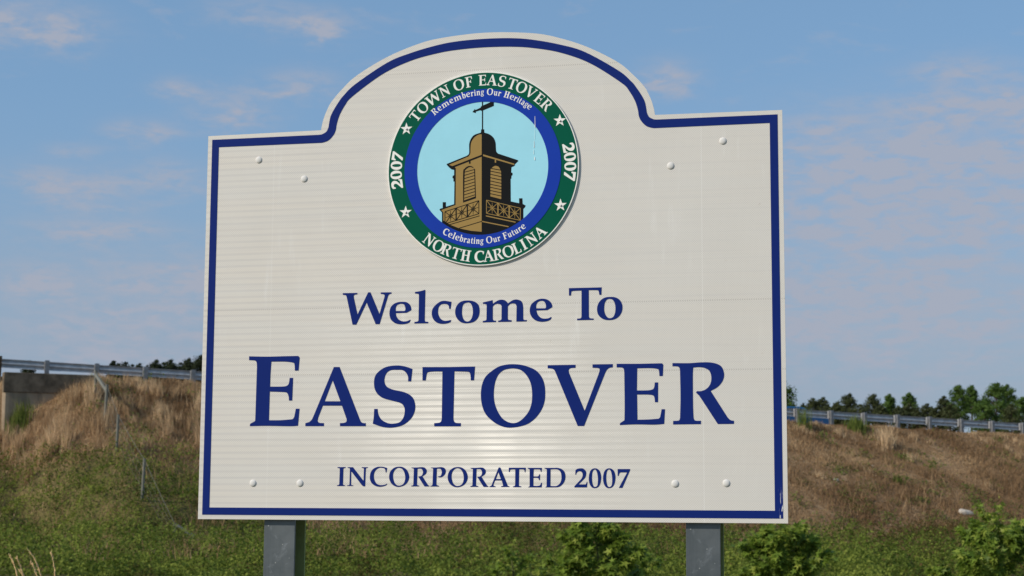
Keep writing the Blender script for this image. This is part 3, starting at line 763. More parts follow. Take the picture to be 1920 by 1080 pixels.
def vnoise(x, y):
    xi = np.floor(x).astype(int)
    yi = np.floor(y).astype(int)
    fx, fy = x - xi, y - yi
    fx, fy = fx * fx * (3 - 2 * fx), fy * fy * (3 - 2 * fy)
    a = LATTICE[xi & 255, yi & 255]
    b = LATTICE[(xi + 1) & 255, yi & 255]
    c = LATTICE[xi & 255, (yi + 1) & 255]
    d = LATTICE[(xi + 1) & 255, (yi + 1) & 255]
    return (a * (1 - fx) + b * fx) * (1 - fy) + (c * (1 - fx) + d * fx) * fy


def fbm(x, y, octaves=4):
    t, a, w = 0.0, 1.0, 0.0
    for i in range(octaves):
        t = t + a * vnoise(x * 2 ** i + 17.3 * i, y * 2 ** i + 5.7 * i)
        w += a
        a *= 0.5
    return t / w


def crest_z(s):
    return CREST + FALL * np.clip(s, -60.0, 110.0)


def ground_z(x, y):
    s, d = sd(np.asarray(x, float), np.asarray(y, float))
    zc = crest_z(s)
    drop = np.clip((1.6 - s) / 3.3, 0, 1.0) ** 1.45 * 2.05 * sstep(0.45, 0.80, d)
    front = zc - drop - 0.5 * np.maximum(d - 0.6, 0)
    back = zc - 0.02 * np.maximum(-d - 0.5, 0) - 0.45 * np.maximum(-d - 11.5, 0)
    hill = np.where(d > -0.5, front, back)
    # the land drops away under the bridge
    gap = sstep(-1.85, -2.15, s + np.clip(1.5 * (d - 0.95), 0, 60))
    hill = hill * (1 - gap)
    far = np.where(d < -8, 1.5 * sstep(-14, -30, d), 0.0)
    flat = far + 0.22 * (fbm(x * 0.12, y * 0.12, 3) - 0.5)
    rough = 0.16 * (fbm(x * 0.45 + 40, y * 0.45, 3) - 0.5) * sstep(0.9, 3.0, d)
    k = 0.6
    h = np.clip(0.5 + 0.5 * (hill - flat) / k, 0, 1)
    return flat * (1 - h) + hill * h + k * h * (1 - h) * 0.5 + rough


def green_mask(x, y):
    """1 where the green vines grow, 0 on the dry upper slope"""
    s, d = sd(np.asarray(x, float), np.asarray(y, float))
    edge = 3.4 + np.clip((s + 2.0) * 0.70, 0, 8.2)
    wob = (fbm(x * 0.30 + 9, y * 0.30 + 3, 4) - 0.5) * 6.0
    return sstep(-1.3, 1.5, d - edge + wob)


def build_ground():
    def axis(core, out, grow):
        a = list(core)
        st = a[-1] - a[-2]
        v = a[-1]
        while v < out:
            st *= grow
            v += st
            a.append(v)
        st = a[1] - a[0]
        v = a[0]
        while v > -out:
            st *= grow
            v -= st
            a.insert(0, v)
        return np.array(a)
    ss = axis(np.concatenate([np.arange(-8, -3, 0.5), np.arange(-3, 3, 0.14), np.arange(3, 56, 0.5)]), 2500, 1.22)
    dd = axis(np.concatenate([np.arange(-14, 0, 0.7), np.arange(0, 1.2, 0.12), np.arange(1.2, 40, 0.5)]), 2500, 1.22)
    SS, DD = np.meshgrid(ss, dd, indexing='ij')
    X, Y = xy(SS, DD)
    Z = ground_z(X, Y)
    nx, ny = SS.shape
    co = np.stack([X, Y, Z], -1).reshape(-1, 3)
    idx = np.arange(nx * ny).reshape(nx, ny)
    f = np.stack([idx[:-1, :-1], idx[:-1, 1:], idx[1:, 1:], idx[1:, :-1]], -1).reshape(-1, 4)[:, ::-1]
    me = grid_mesh('ground', co, f, M['ground'], green_mask(co[:, 0], co[:, 1]), 'green')
    me.polygons.foreach_set('use_smooth', np.ones(len(f), bool))
    o = link('ground', me)
    o['kind'] = 'structure'


def grid_mesh(name, co, faces, mat, att=None, att_name='tint'):
    """faces: (n, k) array, all the same size"""
    me = bpy.data.meshes.new(name)
    me.vertices.add(len(co))
    me.vertices.foreach_set('co', np.ascontiguousarray(co, np.float32).ravel())
    k = faces.shape[1]
    me.loops.add(faces.size)
    me.loops.foreach_set('vertex_index', np.ascontiguousarray(faces, np.int32).ravel())
    me.polygons.add(len(faces))
    me.polygons.foreach_set('loop_start', np.arange(0, faces.size, k, dtype=np.int32))
    me.polygons.foreach_set('loop_total', np.full(len(faces), k, np.int32))
    me.materials.append(mat)
    if att is not None:
        a = me.attributes.new(att_name, 'FLOAT', 'POINT')
        a.data.foreach_set('value', np.ascontiguousarray(att, np.float32))
    me.update(calc_edges=True)
    me.validate()
    return me


build_ground()


def build_road():
    bm = bmesh.new()
    ss = np.concatenate([np.arange(-60, 112, 4.0)])
    for a, b in zip(ss[:-1], ss[1:]):
        q = []
        for s, d in ((a, -1.6), (b, -1.6), (b, -10.6), (a, -10.6)):
            x, y = xy(s, d)
            q.append(bm.verts.new((x, y, float(crest_z(s)) - 0.02 * (-d - 0.5) + 0.03)))
        bm.faces.new(q)
    o = link('road', bm_mesh('road', bm, M['asphalt']))
    o['kind'] = 'structure'
    bm = bmesh.new()
    for d0, d1 in ((-1.9, -2.02), (-6.0, -6.12), (-6.25, -6.37), (-10.1, -10.22)):
        for a, b in zip(ss[:-1], ss[1:]):
            q = []
            for s, d in ((a, d0), (b, d0), (b, d1), (a, d1)):
                x, y = xy(s, d)
                q.append(bm.verts.new((x, y, float(crest_z(s)) - 0.02 * (-d - 0.5) + 0.036)))
            bm.faces.new(q)
    o = link('road_marking', bm_mesh('road_marking', bm, M['paint']))
    o['kind'] = 'structure'


build_road()


# ------------------------------------------------------------------ guardrail along the road
def build_guardrail():
    zc = float(crest_z(0.0))
    root = thing('guardrail', 'long grey steel guardrail running along the top of the grassy embankment', 'guardrail',
                 (P0[0], P0[1], zc), (0, math.atan(-FALL), DIR))
    # post: I-section standing on the near side of the rail
    bm = bmesh.new()
    w, dp, t = 0.155, 0.17, 0.014
    add_box(bm, (-w / 2, -dp / 2, -0.5), (w / 2, -dp / 2 + t, 0.745))
    add_box(bm, (-w / 2, dp / 2 - t, -0.5), (w / 2, dp / 2, 0.745))
    add_box(bm, (-t / 2, -dp / 2 + t, -0.5), (t / 2, dp / 2 - t, 0.745))
    post_me = bm_mesh('post', bm, M['rail_post'])
    bm = bmesh.new()
    add_box(bm, (-0.07, 0.086, 0.36), (0.07, 0.22, 0.72), 0.01)
    block_me = bm_mesh('blockout', bm, M['rail_post'])
    # W-beam, one 3.81 m length, lapped at every second post
    prof = [(0.222, 0.715), (0.228, 0.700), (0.288, 0.668), (0.302, 0.652), (0.302, 0.628), (0.288, 0.610),
            (0.236, 0.575), (0.222, 0.560), (0.222, 0.530), (0.236, 0.515), (0.288, 0.480), (0.302, 0.462),
            (0.302, 0.438), (0.288, 0.422), (0.228, 0.390), (0.222, 0.375)]
    bm = bmesh.new()
    L = 3.81
    th = 0.004
    ring = [(y, z) for y, z in prof] + [(y + th, z) for y, z in reversed(prof)]
    a = [bm.verts.new((-0.02, y, z)) for y, z in ring]
    b = [bm.verts.new((L + 0.10, y + 0.0045, z)) for y, z in ring]
    k = len(ring)
    for i in range(k):
        bm.faces.new((a[i], a[(i + 1) % k], b[(i + 1) % k], b[i]))
    n = len(prof)
    for c in (a, b):
        for i in range(n - 1):
            bm.faces.new((c[i], c[i + 1], c[k - 2 - i], c[k - 1 - i]))
    rail_me = bm_mesh('rail', bm, M['rail'])
    for i in range(0, 31):
        p = link('post', post_me, root, (i * 1.905, 0, 0), (0, -math.atan(-FALL), 0))
        link('blockout', block_me, p)
    for j in range(0, 16):
        link('rail', rail_me, root, (-1.83 + j * 3.81, 0, 0))
    # the last post before the bridge is wood
    bm = bmesh.new()
    add_box(bm, (-0.09, -0.10, -0.6), (0.09, 0.10, 0.80), 0.012)
    o = link('wooden_post', bm_mesh('wooden_post', bm, M['brown_wood']), root, (-1.80, 0.02, 0))
    o['label'] = 'brown wooden post where the guardrail meets the bridge'


build_guardrail()


# ------------------------------------------------------------------ bridge end
def build_bridge():
    zc = float(crest_z(-2.0))
    root = thing('bridge_abutment', 'stained concrete abutment wall at the top left of the slope below the guardrail', 'abutment',
                 (P0[0], P0[1], zc), (0, 0, DIR))
    # local axes: x along the road, -y towards the camera
    bm = bmesh.new()
    x0, x1 = -1.72, 1.58
    v = [(x0, -3.4), (x0, -0.62), (x1 + 0.05, -0.62), (x1 + 0.05, -1.1), (x1 - 1.0, -3.4)]
    f = [bm.verts.new((x, -0.86, z)) for x, z in v]
    b = [bm.verts.new((x, -0.42, z)) for x, z in v]
    bm.faces.new(f)
    bm.faces.new(b[::-1])
    for i in range(len(v)):
        j = (i + 1) % len(v)
        bm.faces.new((f[i], b[i], b[j], f[j]))
    es = [e for e in bm.edges if abs(e.verts[0].co.x - x0) < 1e-4 and abs(e.verts[1].co.x - x0) < 1e-4
          and abs(e.verts[0].co.y - e.verts[1].co.y) < 1e-4 and e.verts[0].co.y < -0.8]
    bmesh.ops.bevel(bm, geom=es, offset=0.09, segments=1, affect='EDGES')
    link('wall', bm_mesh('wall', bm, M['concrete']), root)
    bm = bmesh.new()
    add_box(bm, (x0, -0.90, -0.615), (x1 + 0.12, -0.40, 0.13), 0.03)
    o = link('coping', bm_mesh('coping', bm, plain('dark_concrete', (0.150, 0.118, 0.084), 0.9, 0, 0.2, 0.4, 2.2)), root)  # mottled concrete, toned darker than the wall below
    o['label'] = 'darker concrete band along the top of the wall'
    # deck running away to the left
    root = thing('road_bridge', 'concrete road bridge leaving the frame at the far left edge', 'bridge',
                 (P0[0], P0[1], zc), (0, 0, DIR))
    bm = bmesh.new()
    add_box(bm, (-40, -0.5, -0.30), (-1.76, 11.0, -0.02))
    link('deck', bm_mesh('deck', bm, M['concrete']), root)
    for y in (0.2, 2.8, 5.4, 8.0, 10.2):
        bm = bmesh.new()
        add_box(bm, (-40, y - 0.2, -1.35), (-1.90, y + 0.2, -0.303))
        link('girder', bm_mesh('girder', bm, M['concrete']), root)
    for y in (-0.48, 10.72):
        bm = bmesh.new()
        add_box(bm, (-40, y, -0.017), (-1.98, y + 0.28, 0.72), 0.03)
        link('parapet', bm_mesh('parapet', bm, M['concrete']), root)


build_bridge()


# ------------------------------------------------------------------ welcome sign
SIGN_Z = 1.5
SIGN_LOC = (-0.08857, 5.27473, 0.0)
SIGN_ROT = R(-13.14)

PANEL_L = [(-0.5327, 1.2230, 0), (-0.5287, 1.2453, 1), (-0.5215, 1.2693, 1), (-0.5121, 1.2912, 1), (-0.4999, 1.3130, 1),
           (-0.4672, 1.3500, 1), (-0.4190, 1.3930, 1), (-0.3278, 1.4440, 1), (-0.2400, 1.4780, 1), (-0.1520, 1.4990, 1)]
OUTER_L = [(-0.5400, 1.2084, 0), (-0.5290, 1.2098, 1), (-0.5150, 1.2175, 1), (-0.5083, 1.2304, 1), (-0.5062, 1.2431, 1),
           (-0.5017, 1.2652, 1), (-0.4920, 1.2855, 1), (-0.4747, 1.3126, 1), (-0.4600, 1.3310, 1), (-0.4211, 1.3665, 1),
           (-0.3177, 1.4300, 1), (-0.2403, 1.4575, 1), (-0.1535, 1.4780, 1), (-0.0844, 1.4870, 1)]
INNER_L = [(-0.5400, 1.1823, 0), (-0.5240, 1.1833, 1), (-0.5052, 1.1905, 1), (-0.4907, 1.2058, 1), (-0.4836, 1.2214, 1),
           (-0.4815, 1.2356, 1), (-0.4778, 1.2514, 1), (-0.4706, 1.2717, 1), (-0.4547, 1.2997, 1), (-0.4306, 1.3272, 1),
           (-0.3328, 1.3939, 1), (-0.2400, 1.4325, 1), (-0.1533, 1.4520, 1), (-0.0844, 1.4598, 1)]


def board_outline(left, top, half, low, high):
    """mirror the traced left half of the arch and close it round the board"""
    pts = [(-half, low, 0), (-half, high, 0)] + list(left) + [(0.0, top, 1)]
    pts += [(-x, z, s) for x, z, s in reversed(left)] + [(half, high, 0), (half, low, 0)]
    return [Vector((p.x, p.y + SIGN_Z)) for p in spline(pts, 6)]


def build_sign():
    root = thing('welcome_sign', 'large white Welcome To Eastover sign with blue border and round seal on steel posts',
                 'sign', SIGN_LOC, (0, 0, SIGN_ROT))
    bm = bmesh.new()
    add_plate(bm, [board_outline(PANEL_L, 1.5095, 0.9144, 0.0, 1.2205)], 0.0, 0.0035)
    link('panel', bm_mesh('panel', bm, M['sheet']), root)
    bm = bmesh.new()
    add_plate(bm, [board_outline(OUTER_L, 1.4898, 0.9004, 0.0138, 1.2077),
                   board_outline(INNER_L, 1.4627, 0.8770, 0.0362, 1.1826)], -0.0009, -0.0002)
    o = link('border', bm_mesh('border', bm, M['blue']), root)

    # lettering, each letter cut from blue film
    for line, item in (('welcome', 'letter'), ('town', 'letter'), ('incorporated', 'letter')):
        for g in LETTERING[line]:
            bm = bmesh.new()
            loops = [[Vector((p.x, p.y + SIGN_Z)) for p in scaled(c)] for c in g]
            add_plate(bm, loops, -0.0009, -0.0002)
            link(item, bm_mesh(item, bm, M['blue']), root)

    # bolts through the face
    bm = bmesh.new()
    bmesh.ops.create_uvsphere(bm, u_segments=20, v_segments=10, radius=0.0112)
    for v in bm.verts:
        v.co = Vector((v.co.x, v.co.z * 0.38 if v.co.z < 0 else v.co.z * 0.1, v.co.y))
    bolt = bm_mesh('bolt', bm, M['bolt'], True)
    for x, z in ((-0.7395, 1.1355), (-0.5855, 1.0684), (0.5795, 1.0643), (0.7373, 1.1336),
                 (-0.7336, 0.1118), (-0.5792, 0.1121), (0.5871, 0.1133), (0.7375, 0.1152)):
        link('bolt', bolt, root, (x, 0.0, z + SIGN_Z))

    # I-section posts and the stiffening bars behind the board
    bm = bmesh.new()
    y0, y1, t = 0.0175, 0.1180, 0.0088
    w = 0.0503
    top = SIGN_Z + 1.16
    add_box(bm, (-w, y0, -0.4), (w, y0 + t, top), 0.0012)
    add_box(bm, (-0.0036, y0 + t, -0.4), (0.0036, y1 - t, top))
    post = bm_mesh('post', bm, M['steel'])
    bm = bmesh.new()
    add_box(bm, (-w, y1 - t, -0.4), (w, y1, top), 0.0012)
    flange = bm_mesh('back_flange', bm, M['bounce_steel'])
    for x in (-0.6500, 0.6655):
        p = link('post', post, root, (x, 0, 0))
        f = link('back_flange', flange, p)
        f['label'] = 'rear flange of the steel post with olive grass bounce painted in'
    bm = bmesh.new()
    add_box(bm, (-0.86, 0.0036, -0.019), (0.86, 0.0172, 0.019), 0.001)
    bar = bm_mesh('stiffener', bm, M['alu'])
    for z in (0.112, 0.60, 1.10):
        link('stiffener', bar, root, (0, 0, SIGN_Z + z))
    build_seal(root)


def arc_text(bm, text, glyph_scale, radius, angles, inward, y0, y1, squeeze=1.0):
    """letters centred at the given clock angles (degrees from the top); inward = upright along the bottom"""
    for ch, a in zip(text, angles):
        g = SEAL_FONT[ch]
        loops = [spline(parse(c), 4) for c in g]
        xs = [p.x for p in loops[0]]
        mid = (min(xs) + max(xs)) / 2
        ar = R(a)
        up = Vector((math.sin(ar), math.cos(ar)))
        if inward:
            up = -up
        right = Vector((up.y, -up.x))
        base = Vector((math.sin(ar), math.cos(ar))) * radius

        def xf(l):
            return [base + right * ((p.x - mid) * glyph_scale * squeeze) + up * (p.y * glyph_scale) for p in l]
        groups, cur = [], []
        for c, l in zip(g, loops):
            if c.startswith('+') and cur:
                groups.append(cur)
                cur = []
            cur.append(l)
        groups.append(cur)
        for k, gr in enumerate(groups):
            add_plate(bm, gr, y0 - k * 0.00004, y1, xf)


SCRATCH = [[(0.16155, 0.15488), (0.16264, 0.1548), (0.16348, 0.1196), (0.16167, 0.11974)], [(0.16149, 0.11471), (0.16191, 0.11468), (0.16192, 0.08295), (0.16122, 0.083)], [(0.15966, 0.07806), (0.16063, 0.07799), (0.16079, 0.0563), (0.15919, 0.05641)], [(0.15881, 0.05141), (0.15953, 0.05136), (0.1594, 0.03637), (0.1582, 0.03646)], [(0.16089, 0.02803), (0.1627, 0.0279), (0.16352, 0.01786), (0.16051, 0.01807)]]


def build_seal(sign):
    cx = -0.0043
    c = Vector((cx, 0.0))
    bm = bmesh.new()
    add_plate(bm, [circle(0.3036, 128, cx)], -0.0060, -0.0010)
    seal = link('seal', bm_mesh('seal', bm, M['white']), sign, (0, 0, SIGN_Z + 1.0795))
    seal['label'] = 'round green and blue town seal with a church tower'

    def layer(name, loops_list, y, mat, label=None):
        bm = bmesh.new()
        for loops in loops_list:
            add_plate(bm, loops, y, y + 0.00012)
        o = link(name, bm_mesh(name, bm, mat), seal)
        if label:
            o['label'] = label
        return o
    layer('green_ring', [[circle(0.3006, 128, cx), circle(0.2480, 128, cx)]], -0.0062, M['green'])
    layer('blue_ring', [[circle(0.2490, 128, cx), circle(0.2086, 128, cx)]], -0.0072, M['royal'])
    layer('sky_disc', [[circle(0.2100, 96, cx)]], -0.0062, M['sky_blue'])
    # the tower picture, film on film
    clip = 0.228

    def arts(lst):
        out = []
        for s in lst:
            pts = scaled(s)
            q = []
            for p in pts:
                v = p - c
                q.append(c + v.normalized() * clip if v.length > clip else p)
            out.append([q])
        return out
    layer('tower', arts(TOWER_BLACK[:1]), -0.0064, M['black'], 'black outline of the church tower')
    layer('weathervane', arts(TOWER_BLACK[1:]), -0.0066, M['black'])
    tower = bpy.data.objects['tower']
    layer('tower_front', arts(TOWER_TAN), -0.0066, M['tan'], 'tan lit walls of the tower')
    layer('arch_frame', arts(TOWER_ARCH), -0.0067, M['black'])
    layer('louvre', arts(TOWER_LOUVRE), -0.0068, M['tan'])
    o = layer('balustrade', [], -0.0069, M['black'])
    bm = bmesh.new()
    for i, a in enumerate(arts(TOWER_DARK_LINES)):
        add_plate(bm, a, -0.0069 - 0.000004 * i, -0.0068)
    o.data = bm_mesh('balustrade', bm, M['black'])
    bm = bmesh.new()
    for i, a in enumerate(arts(TOWER_TAN_LINES)):
        add_plate(bm, a, -0.0069 - 0.000004 * i, -0.0068)
    link('balustrade', bm_mesh('balustrade', bm, M['tan']), seal)

    # lettering round the rings
    def letters(text, scale, radius, angles, inward, squeeze=1.0):
        for ch, a in zip(text, angles):
            bm = bmesh.new()
            arc_text(bm, ch, scale, radius, [a], inward, -0.0065, -0.0063, squeeze)
            me = bm_mesh('letter', bm, M['white'])
            for v in me.vertices:
                v.co.x += cx
            link('letter', me, seal)
    top = 'TOWNOFEASTOVER'
    letters(top, 0.0000335, 0.2602, (-51.3, -44.0, -35.0, -26.2, -16.1, -9.2, -0.3, 6.2, 13.0, 19.9, 26.5, 33.5, 40.4, 47.0), False, 0.92)
    letters('NORTHCAROLINA', 0.0000345, 0.2930,
            (217.3, 209.8, 203.7, 196.9, 190.3, 181.4, 175.3, 169.0, 162.2, 156.4, 151.4, 145.2, 138.2), True, 0.92)
    letters('2007', 0.0000345, 0.2590, (-98.5, -92.3, -86.1, -80.0), False, 1.02)
    letters('2007', 0.0000345, 0.2600, (79.0, 85.1, 91.2, 97.4), False, 1.02)

    def motto(text, scale, radius, a0, a1, inward, gap=520, space=60):
        wid = []
        for ch in text:
            if ch == ' ':
                wid.append(330)
            else:
                xs = [p[0] for p in parse(SEAL_FONT[ch][0])]
                wid.append(max(xs) - min(xs))
        pos, x = [], 0.0
        for i, w in enumerate(wid):
            pos.append(x + w / 2)
            x += w + space
        first, last = pos[0], pos[-1]
        bm = bmesh.new()
        for ch, p in zip(text, pos):
            if ch == ' ':
                continue
            arc_text(bm, ch, scale, radius, [a0 + (a1 - a0) * (p - first) / (last - first)], inward, -0.0075, -0.0073, 0.86)
        me = bm_mesh('motto', bm, M['white'])
        for v in me.vertices:
            v.co.x += cx
        link('motto', me, seal)
    motto('Remembering Our Heritage', 0.0000205, 0.2300, -39.7, 38.8, False)
    motto('Celebrating Our Future', 0.0000205, 0.2365, 210.0, 145.1, True)

    bm = bmesh.new()
    for q in SCRATCH:
        add_plate(bm, [[Vector(p) for p in q]], -0.0075, -0.0073)
    link('scratch', bm_mesh('scratch', bm, M['white']), seal)

    # stars with a small bolt through each
    st = []
    for k in range(10):
        r = 0.0205 if k % 2 == 0 else 0.0080
        st.append(Vector((r * math.sin(math.pi * k / 5), r * math.cos(math.pi * k / 5))))
    bm = bmesh.new()
    add_plate(bm, [st], -0.0065, -0.0063)
    star = bm_mesh('star', bm, M['white'])
    bm = bmesh.new()
    bmesh.ops.create_uvsphere(bm, u_segments=14, v_segments=8, radius=0.0036)
    rv = bm_mesh('bolt', bm, M['rivet'], True)
    for x, z in ((-0.2493, 0.1338), (-0.2481, -0.1300), (0.2400, 0.1381), (0.2426, -0.1248)):
        link('star', star, seal, (x, 0, z))
        link('bolt', rv, seal, (x + 0.0012, -0.0068, z - 0.0012))


build_sign()

# ------------------------------------------------------------------ grass, vines and weeds
def blades(name, x, y, h, w, lean, tint, mat, kind='stuff', z=None):
    """tapered bent blades, one quad and one tip each"""
    n = len(x)
    z = ground_z(x, y) - 0.02 if z is None else z
    yaw = rng.random(n) * 2 * math.pi
    la = rng.random(n) * 2 * math.pi
    lx, ly = np.cos(la) * lean * h, np.sin(la) * lean * h
    dx, dy = np.cos(yaw) * w / 2, np.sin(yaw) * w / 2
    b = np.stack([x, y, z], -1)
    mid = b + np.stack([lx * 0.35, ly * 0.35, h * 0.55], -1)
    tip = b + np.stack([lx, ly, h * np.sqrt(np.clip(1 - (lean * 0.7) ** 2, 0.1, 1))], -1)
    off = np.stack([dx, dy, np.zeros(n)], -1)
    co = np.stack([b - off, b + off, mid - off * 0.7, mid + off * 0.7, tip], 1).reshape(-1, 3)
    i = np.arange(n) * 5
    tri = np.concatenate([np.stack([i, i + 1, i + 3], -1), np.stack([i, i + 3, i + 2], -1), np.stack([i + 2, i + 3, i + 4], -1)])
    o = link(name, grid_mesh(name, co, tri, mat, np.repeat(tint, 5)))
    if kind:
        o['kind'] = kind
    return o


def leaf_cloud(name, P, N, size, tint, mat, parent=None):
    """pointed leaf quads with a fold, centred on P and facing roughly along N"""
    n = len(P)
    N = N + rng.normal(0, 0.55, (n, 3))
    N /= np.linalg.norm(N, axis=1)[:, None] + 1e-9
    T = np.cross(N, rng.normal(0, 1, (n, 3)))
    T /= np.linalg.norm(T, axis=1)[:, None] + 1e-9
    B = np.cross(N, T)
    s = size[:, None]
    co = np.stack([P - T * s * 0.5, P + B * s * 0.34 + N * s * 0.10, P + T * s * 0.5, P - B * s * 0.34 + N * s * 0.10], 1).reshape(-1, 3)
    i = np.arange(n) * 4
    tri = np.concatenate([np.stack([i, i + 1, i + 2], -1), np.stack([i, i + 2, i + 3], -1)])
    return link(name, grid_mesh(name, co, tri, mat, np.repeat(tint, 4)), parent)


def scatter(n, s0, s1, d0, d1):
    s = s0 + rng.random(n) * (s1 - s0)
    d = d0 + rng.random(n) * (d1 - d0)
    x, y = xy(s, d)
    return s, d, x, y


def clear_of_wall(s, d):
    return ~((s < 1.7) & (d < 0.95)) & (s > -1.8 - np.clip(1.5 * (d - 0.95), 0, 60))


def plant_slope():
    # short dry thatch over the whole bank
    s, d, x, y = scatter(430000, -4, 54, 0.05, 15)
    g = green_mask(x, y)
    patch = fbm(x * 0.9, y * 0.9 + 50, 3)
    keep = (rng.random(len(s)) > g * 0.94) & clear_of_wall(s, d) & (patch > 0.20)
    s, d, x, y, patch = s[keep], d[keep], x[keep], y[keep], patch[keep]
    n = len(x)
    # the right-hand bank has been mown, the left-hand one has not
    mown = sstep(14, 26, s)
    h = (0.16 + 0.34 * rng.random(n) * sstep(0.35, 0.65, patch)) * (1 - 0.45 * mown)
    big = fbm(x * 0.35 + 7, y * 0.35, 4)
    tint = np.clip(0.42 - 0.14 * mown + (big - 0.5) * 1.5 + rng.normal(0, 0.17, n), 0, 1)
    blades('thatch_grass', x, y, h, 0.017 + 0.013 * rng.random(n), 0.15 + 0.6 * rng.random(n), tint, M['thatch'])

    # tall tan broomsedge in clumps, thick near the crest on the left
    m = 1700
    cs, cd, cx, cy = scatter(m, -2.5, 54, 0.35, 11.5)
    top = (1 - 0.9 * green_mask(cx, cy)) * np.where(cs < 18, 1.0 - sstep(3.5, 8.5, cd), (1.0 - sstep(0.6, 3.2, cd)) * 0.55 + 0.03)
    ok = (rng.random(m) < top * (0.35 + 0.9 * sstep(0.38, 0.60, fbm(cx * 0.5 + 30, cy * 0.5, 3)))) & clear_of_wall(cs, cd)
    cs, cd, cx, cy = cs[ok], cd[ok], cx[ok], cy[ok]
    k = 70
    r = np.abs(rng.normal(0, 0.16, (len(cx), k)))
    a = rng.random((len(cx), k)) * 2 * math.pi
    bx = (cx[:, None] + r * np.cos(a)).ravel()
    by = (cy[:, None] + r * np.sin(a)).ravel()
    ch = np.repeat(np.where(cs < 18, 0.85, 0.42) * (0.6 + 0.8 * rng.random(len(cx))), k)
    ch = ch * np.repeat(0.42 + 0.58 * sstep(0.6, 2.6, cd), k)
    ct = np.repeat(0.20 + 0.65 * rng.random(len(cx)), k)
    n = len(bx)
    blades('broomsedge', bx, by, ch * (0.55 + 0.55 * rng.random(n)), 0.012 + 0.009 * rng.random(n), 0.08 + 0.28 * rng.random(n),
           np.clip(ct + rng.normal(0, 0.16, n), 0, 1), M['dry'])

    # green weeds coming through the thatch
    m = 900
    cs, cd, cx, cy = scatter(m, -1.7, 54, 0.5, 12.5)
    ok = clear_of_wall(cs, cd) & (rng.random(m) < 0.25 + 0.75 * sstep(0.45, 0.62, fbm(cx * 0.4, cy * 0.4 + 80, 3)))
    cs, cd, cx, cy = cs[ok], cd[ok], cx[ok], cy[ok]
    k = 34
    sp = np.where(cs < 14, 0.26, 0.20)
    px = (cx[:, None] + rng.normal(0, 1, (len(cx), k)) * sp[:, None]).ravel()
    py = (cy[:, None] + rng.normal(0, 1, (len(cx), k)) * sp[:, None]).ravel()
    n = len(px)
    ht = np.repeat(np.where(cs < 14, 0.42, 0.16) * (0.5 + rng.random(len(cx))), k)
    pz = ground_z(px, py) + rng.random(n) * ht
    P = np.stack([px, py, pz], -1)
    N = np.tile(np.array([[0.0, -0.2, 1.0]]), (n, 1))
    o = leaf_cloud('weed', P, N, 0.07 + 0.06 * rng.random(n), np.clip(0.35 + rng.normal(0, 0.22, n), 0, 1), M['weed'])
    o.name = 'weed_patches'
    o['kind'] = 'stuff'

    # vines and brambles over the lower left slope, the foot of the bank and the flat in front of it
    n0 = 1000000
    s, d, x, y = scatter(n0, -9, 58, 0.8, 40)
    y_far = y / 60.0
    keep = (rng.random(n0) < green_mask(x, y) * 0.95 + 0.03) & (y > 34)
    px = 960 + 3256 * x / y
    keep &= (px > -140) & (px < 2060)
    keep &= clear_of_wall(s, d) | (d > 2)
    s, d, x, y = s[keep], d[keep], x[keep], y[keep]
    n = len(x)
    m1 = fbm(x * 0.55 + 3, y * 0.55 + 60, 3)
    m2 = fbm(x * 1.7 + 20, y * 1.7 + 11, 2)
    mound = 0.03 + (0.22 + 0.85 * sstep(0.36, 0.72, m1)) * (0.10 + 0.95 * sstep(0.25, 0.78, m2))
    mound *= 1 - 0.85 * np.exp(-((s - 2.6) ** 2) / 2.2) * sstep(10.5, 11.8, d) * sstep(20, 15, d)
    u = rng.random(n) ** 0.35
    z = ground_z(x, y) + mound * u
    e = 0.12
    hx = (fbm((x + e) * 0.55 + 3, y * 0.55 + 60, 3) - m1) / e + 0.9 * (fbm((x + e) * 1.7 + 20, y * 1.7 + 11, 2) - m2) / e
    hy = (fbm(x * 0.55 + 3, (y + e) * 0.55 + 60, 3) - m1) / e + 0.9 * (fbm(x * 1.7 + 20, (y + e) * 1.7 + 11, 2) - m2) / e
    N = np.stack([-hx * 1.2, -hy * 1.2 - 0.2, np.ones(n)], -1)
    N /= np.linalg.norm(N, axis=1)[:, None]
    hue = fbm(x * 0.7 + 33, y * 0.7 + 12, 4)
    tint = np.clip(0.66 + (hue - 0.5) * (1.7 + 1.2 * sstep(8, 24, s)) + rng.normal(0, 0.17, n) - 0.50 * sstep(8, 26, s) - 0.10 * sstep(0, 10, s), 0, 1)
    o = leaf_cloud('vine_cover', np.stack([x, y, z], -1), N, 0.048 + 0.045 * rng.random(n), tint, M['vine'])
    o['kind'] = 'stuff'

    # thin dry stems standing in the vines
    n0 = 26000
    s, d, x, y = scatter(n0, -8, 56, 6, 30)
    keep = (fbm(x * 0.6 + 70, y * 0.6, 3) > 0.50) & (s > -12)
    x, y = x[keep], y[keep]
    n = len(x)
    blades('dead_stems', x, y, 0.35 + 0.55 * rng.random(n), 0.018 + 0.012 * rng.random(n), 0.2 + 0.5 * rng.random(n),
           np.clip(0.25 + rng.normal(0, 0.2, n), 0, 1), M['thatch'])


plant_slope()


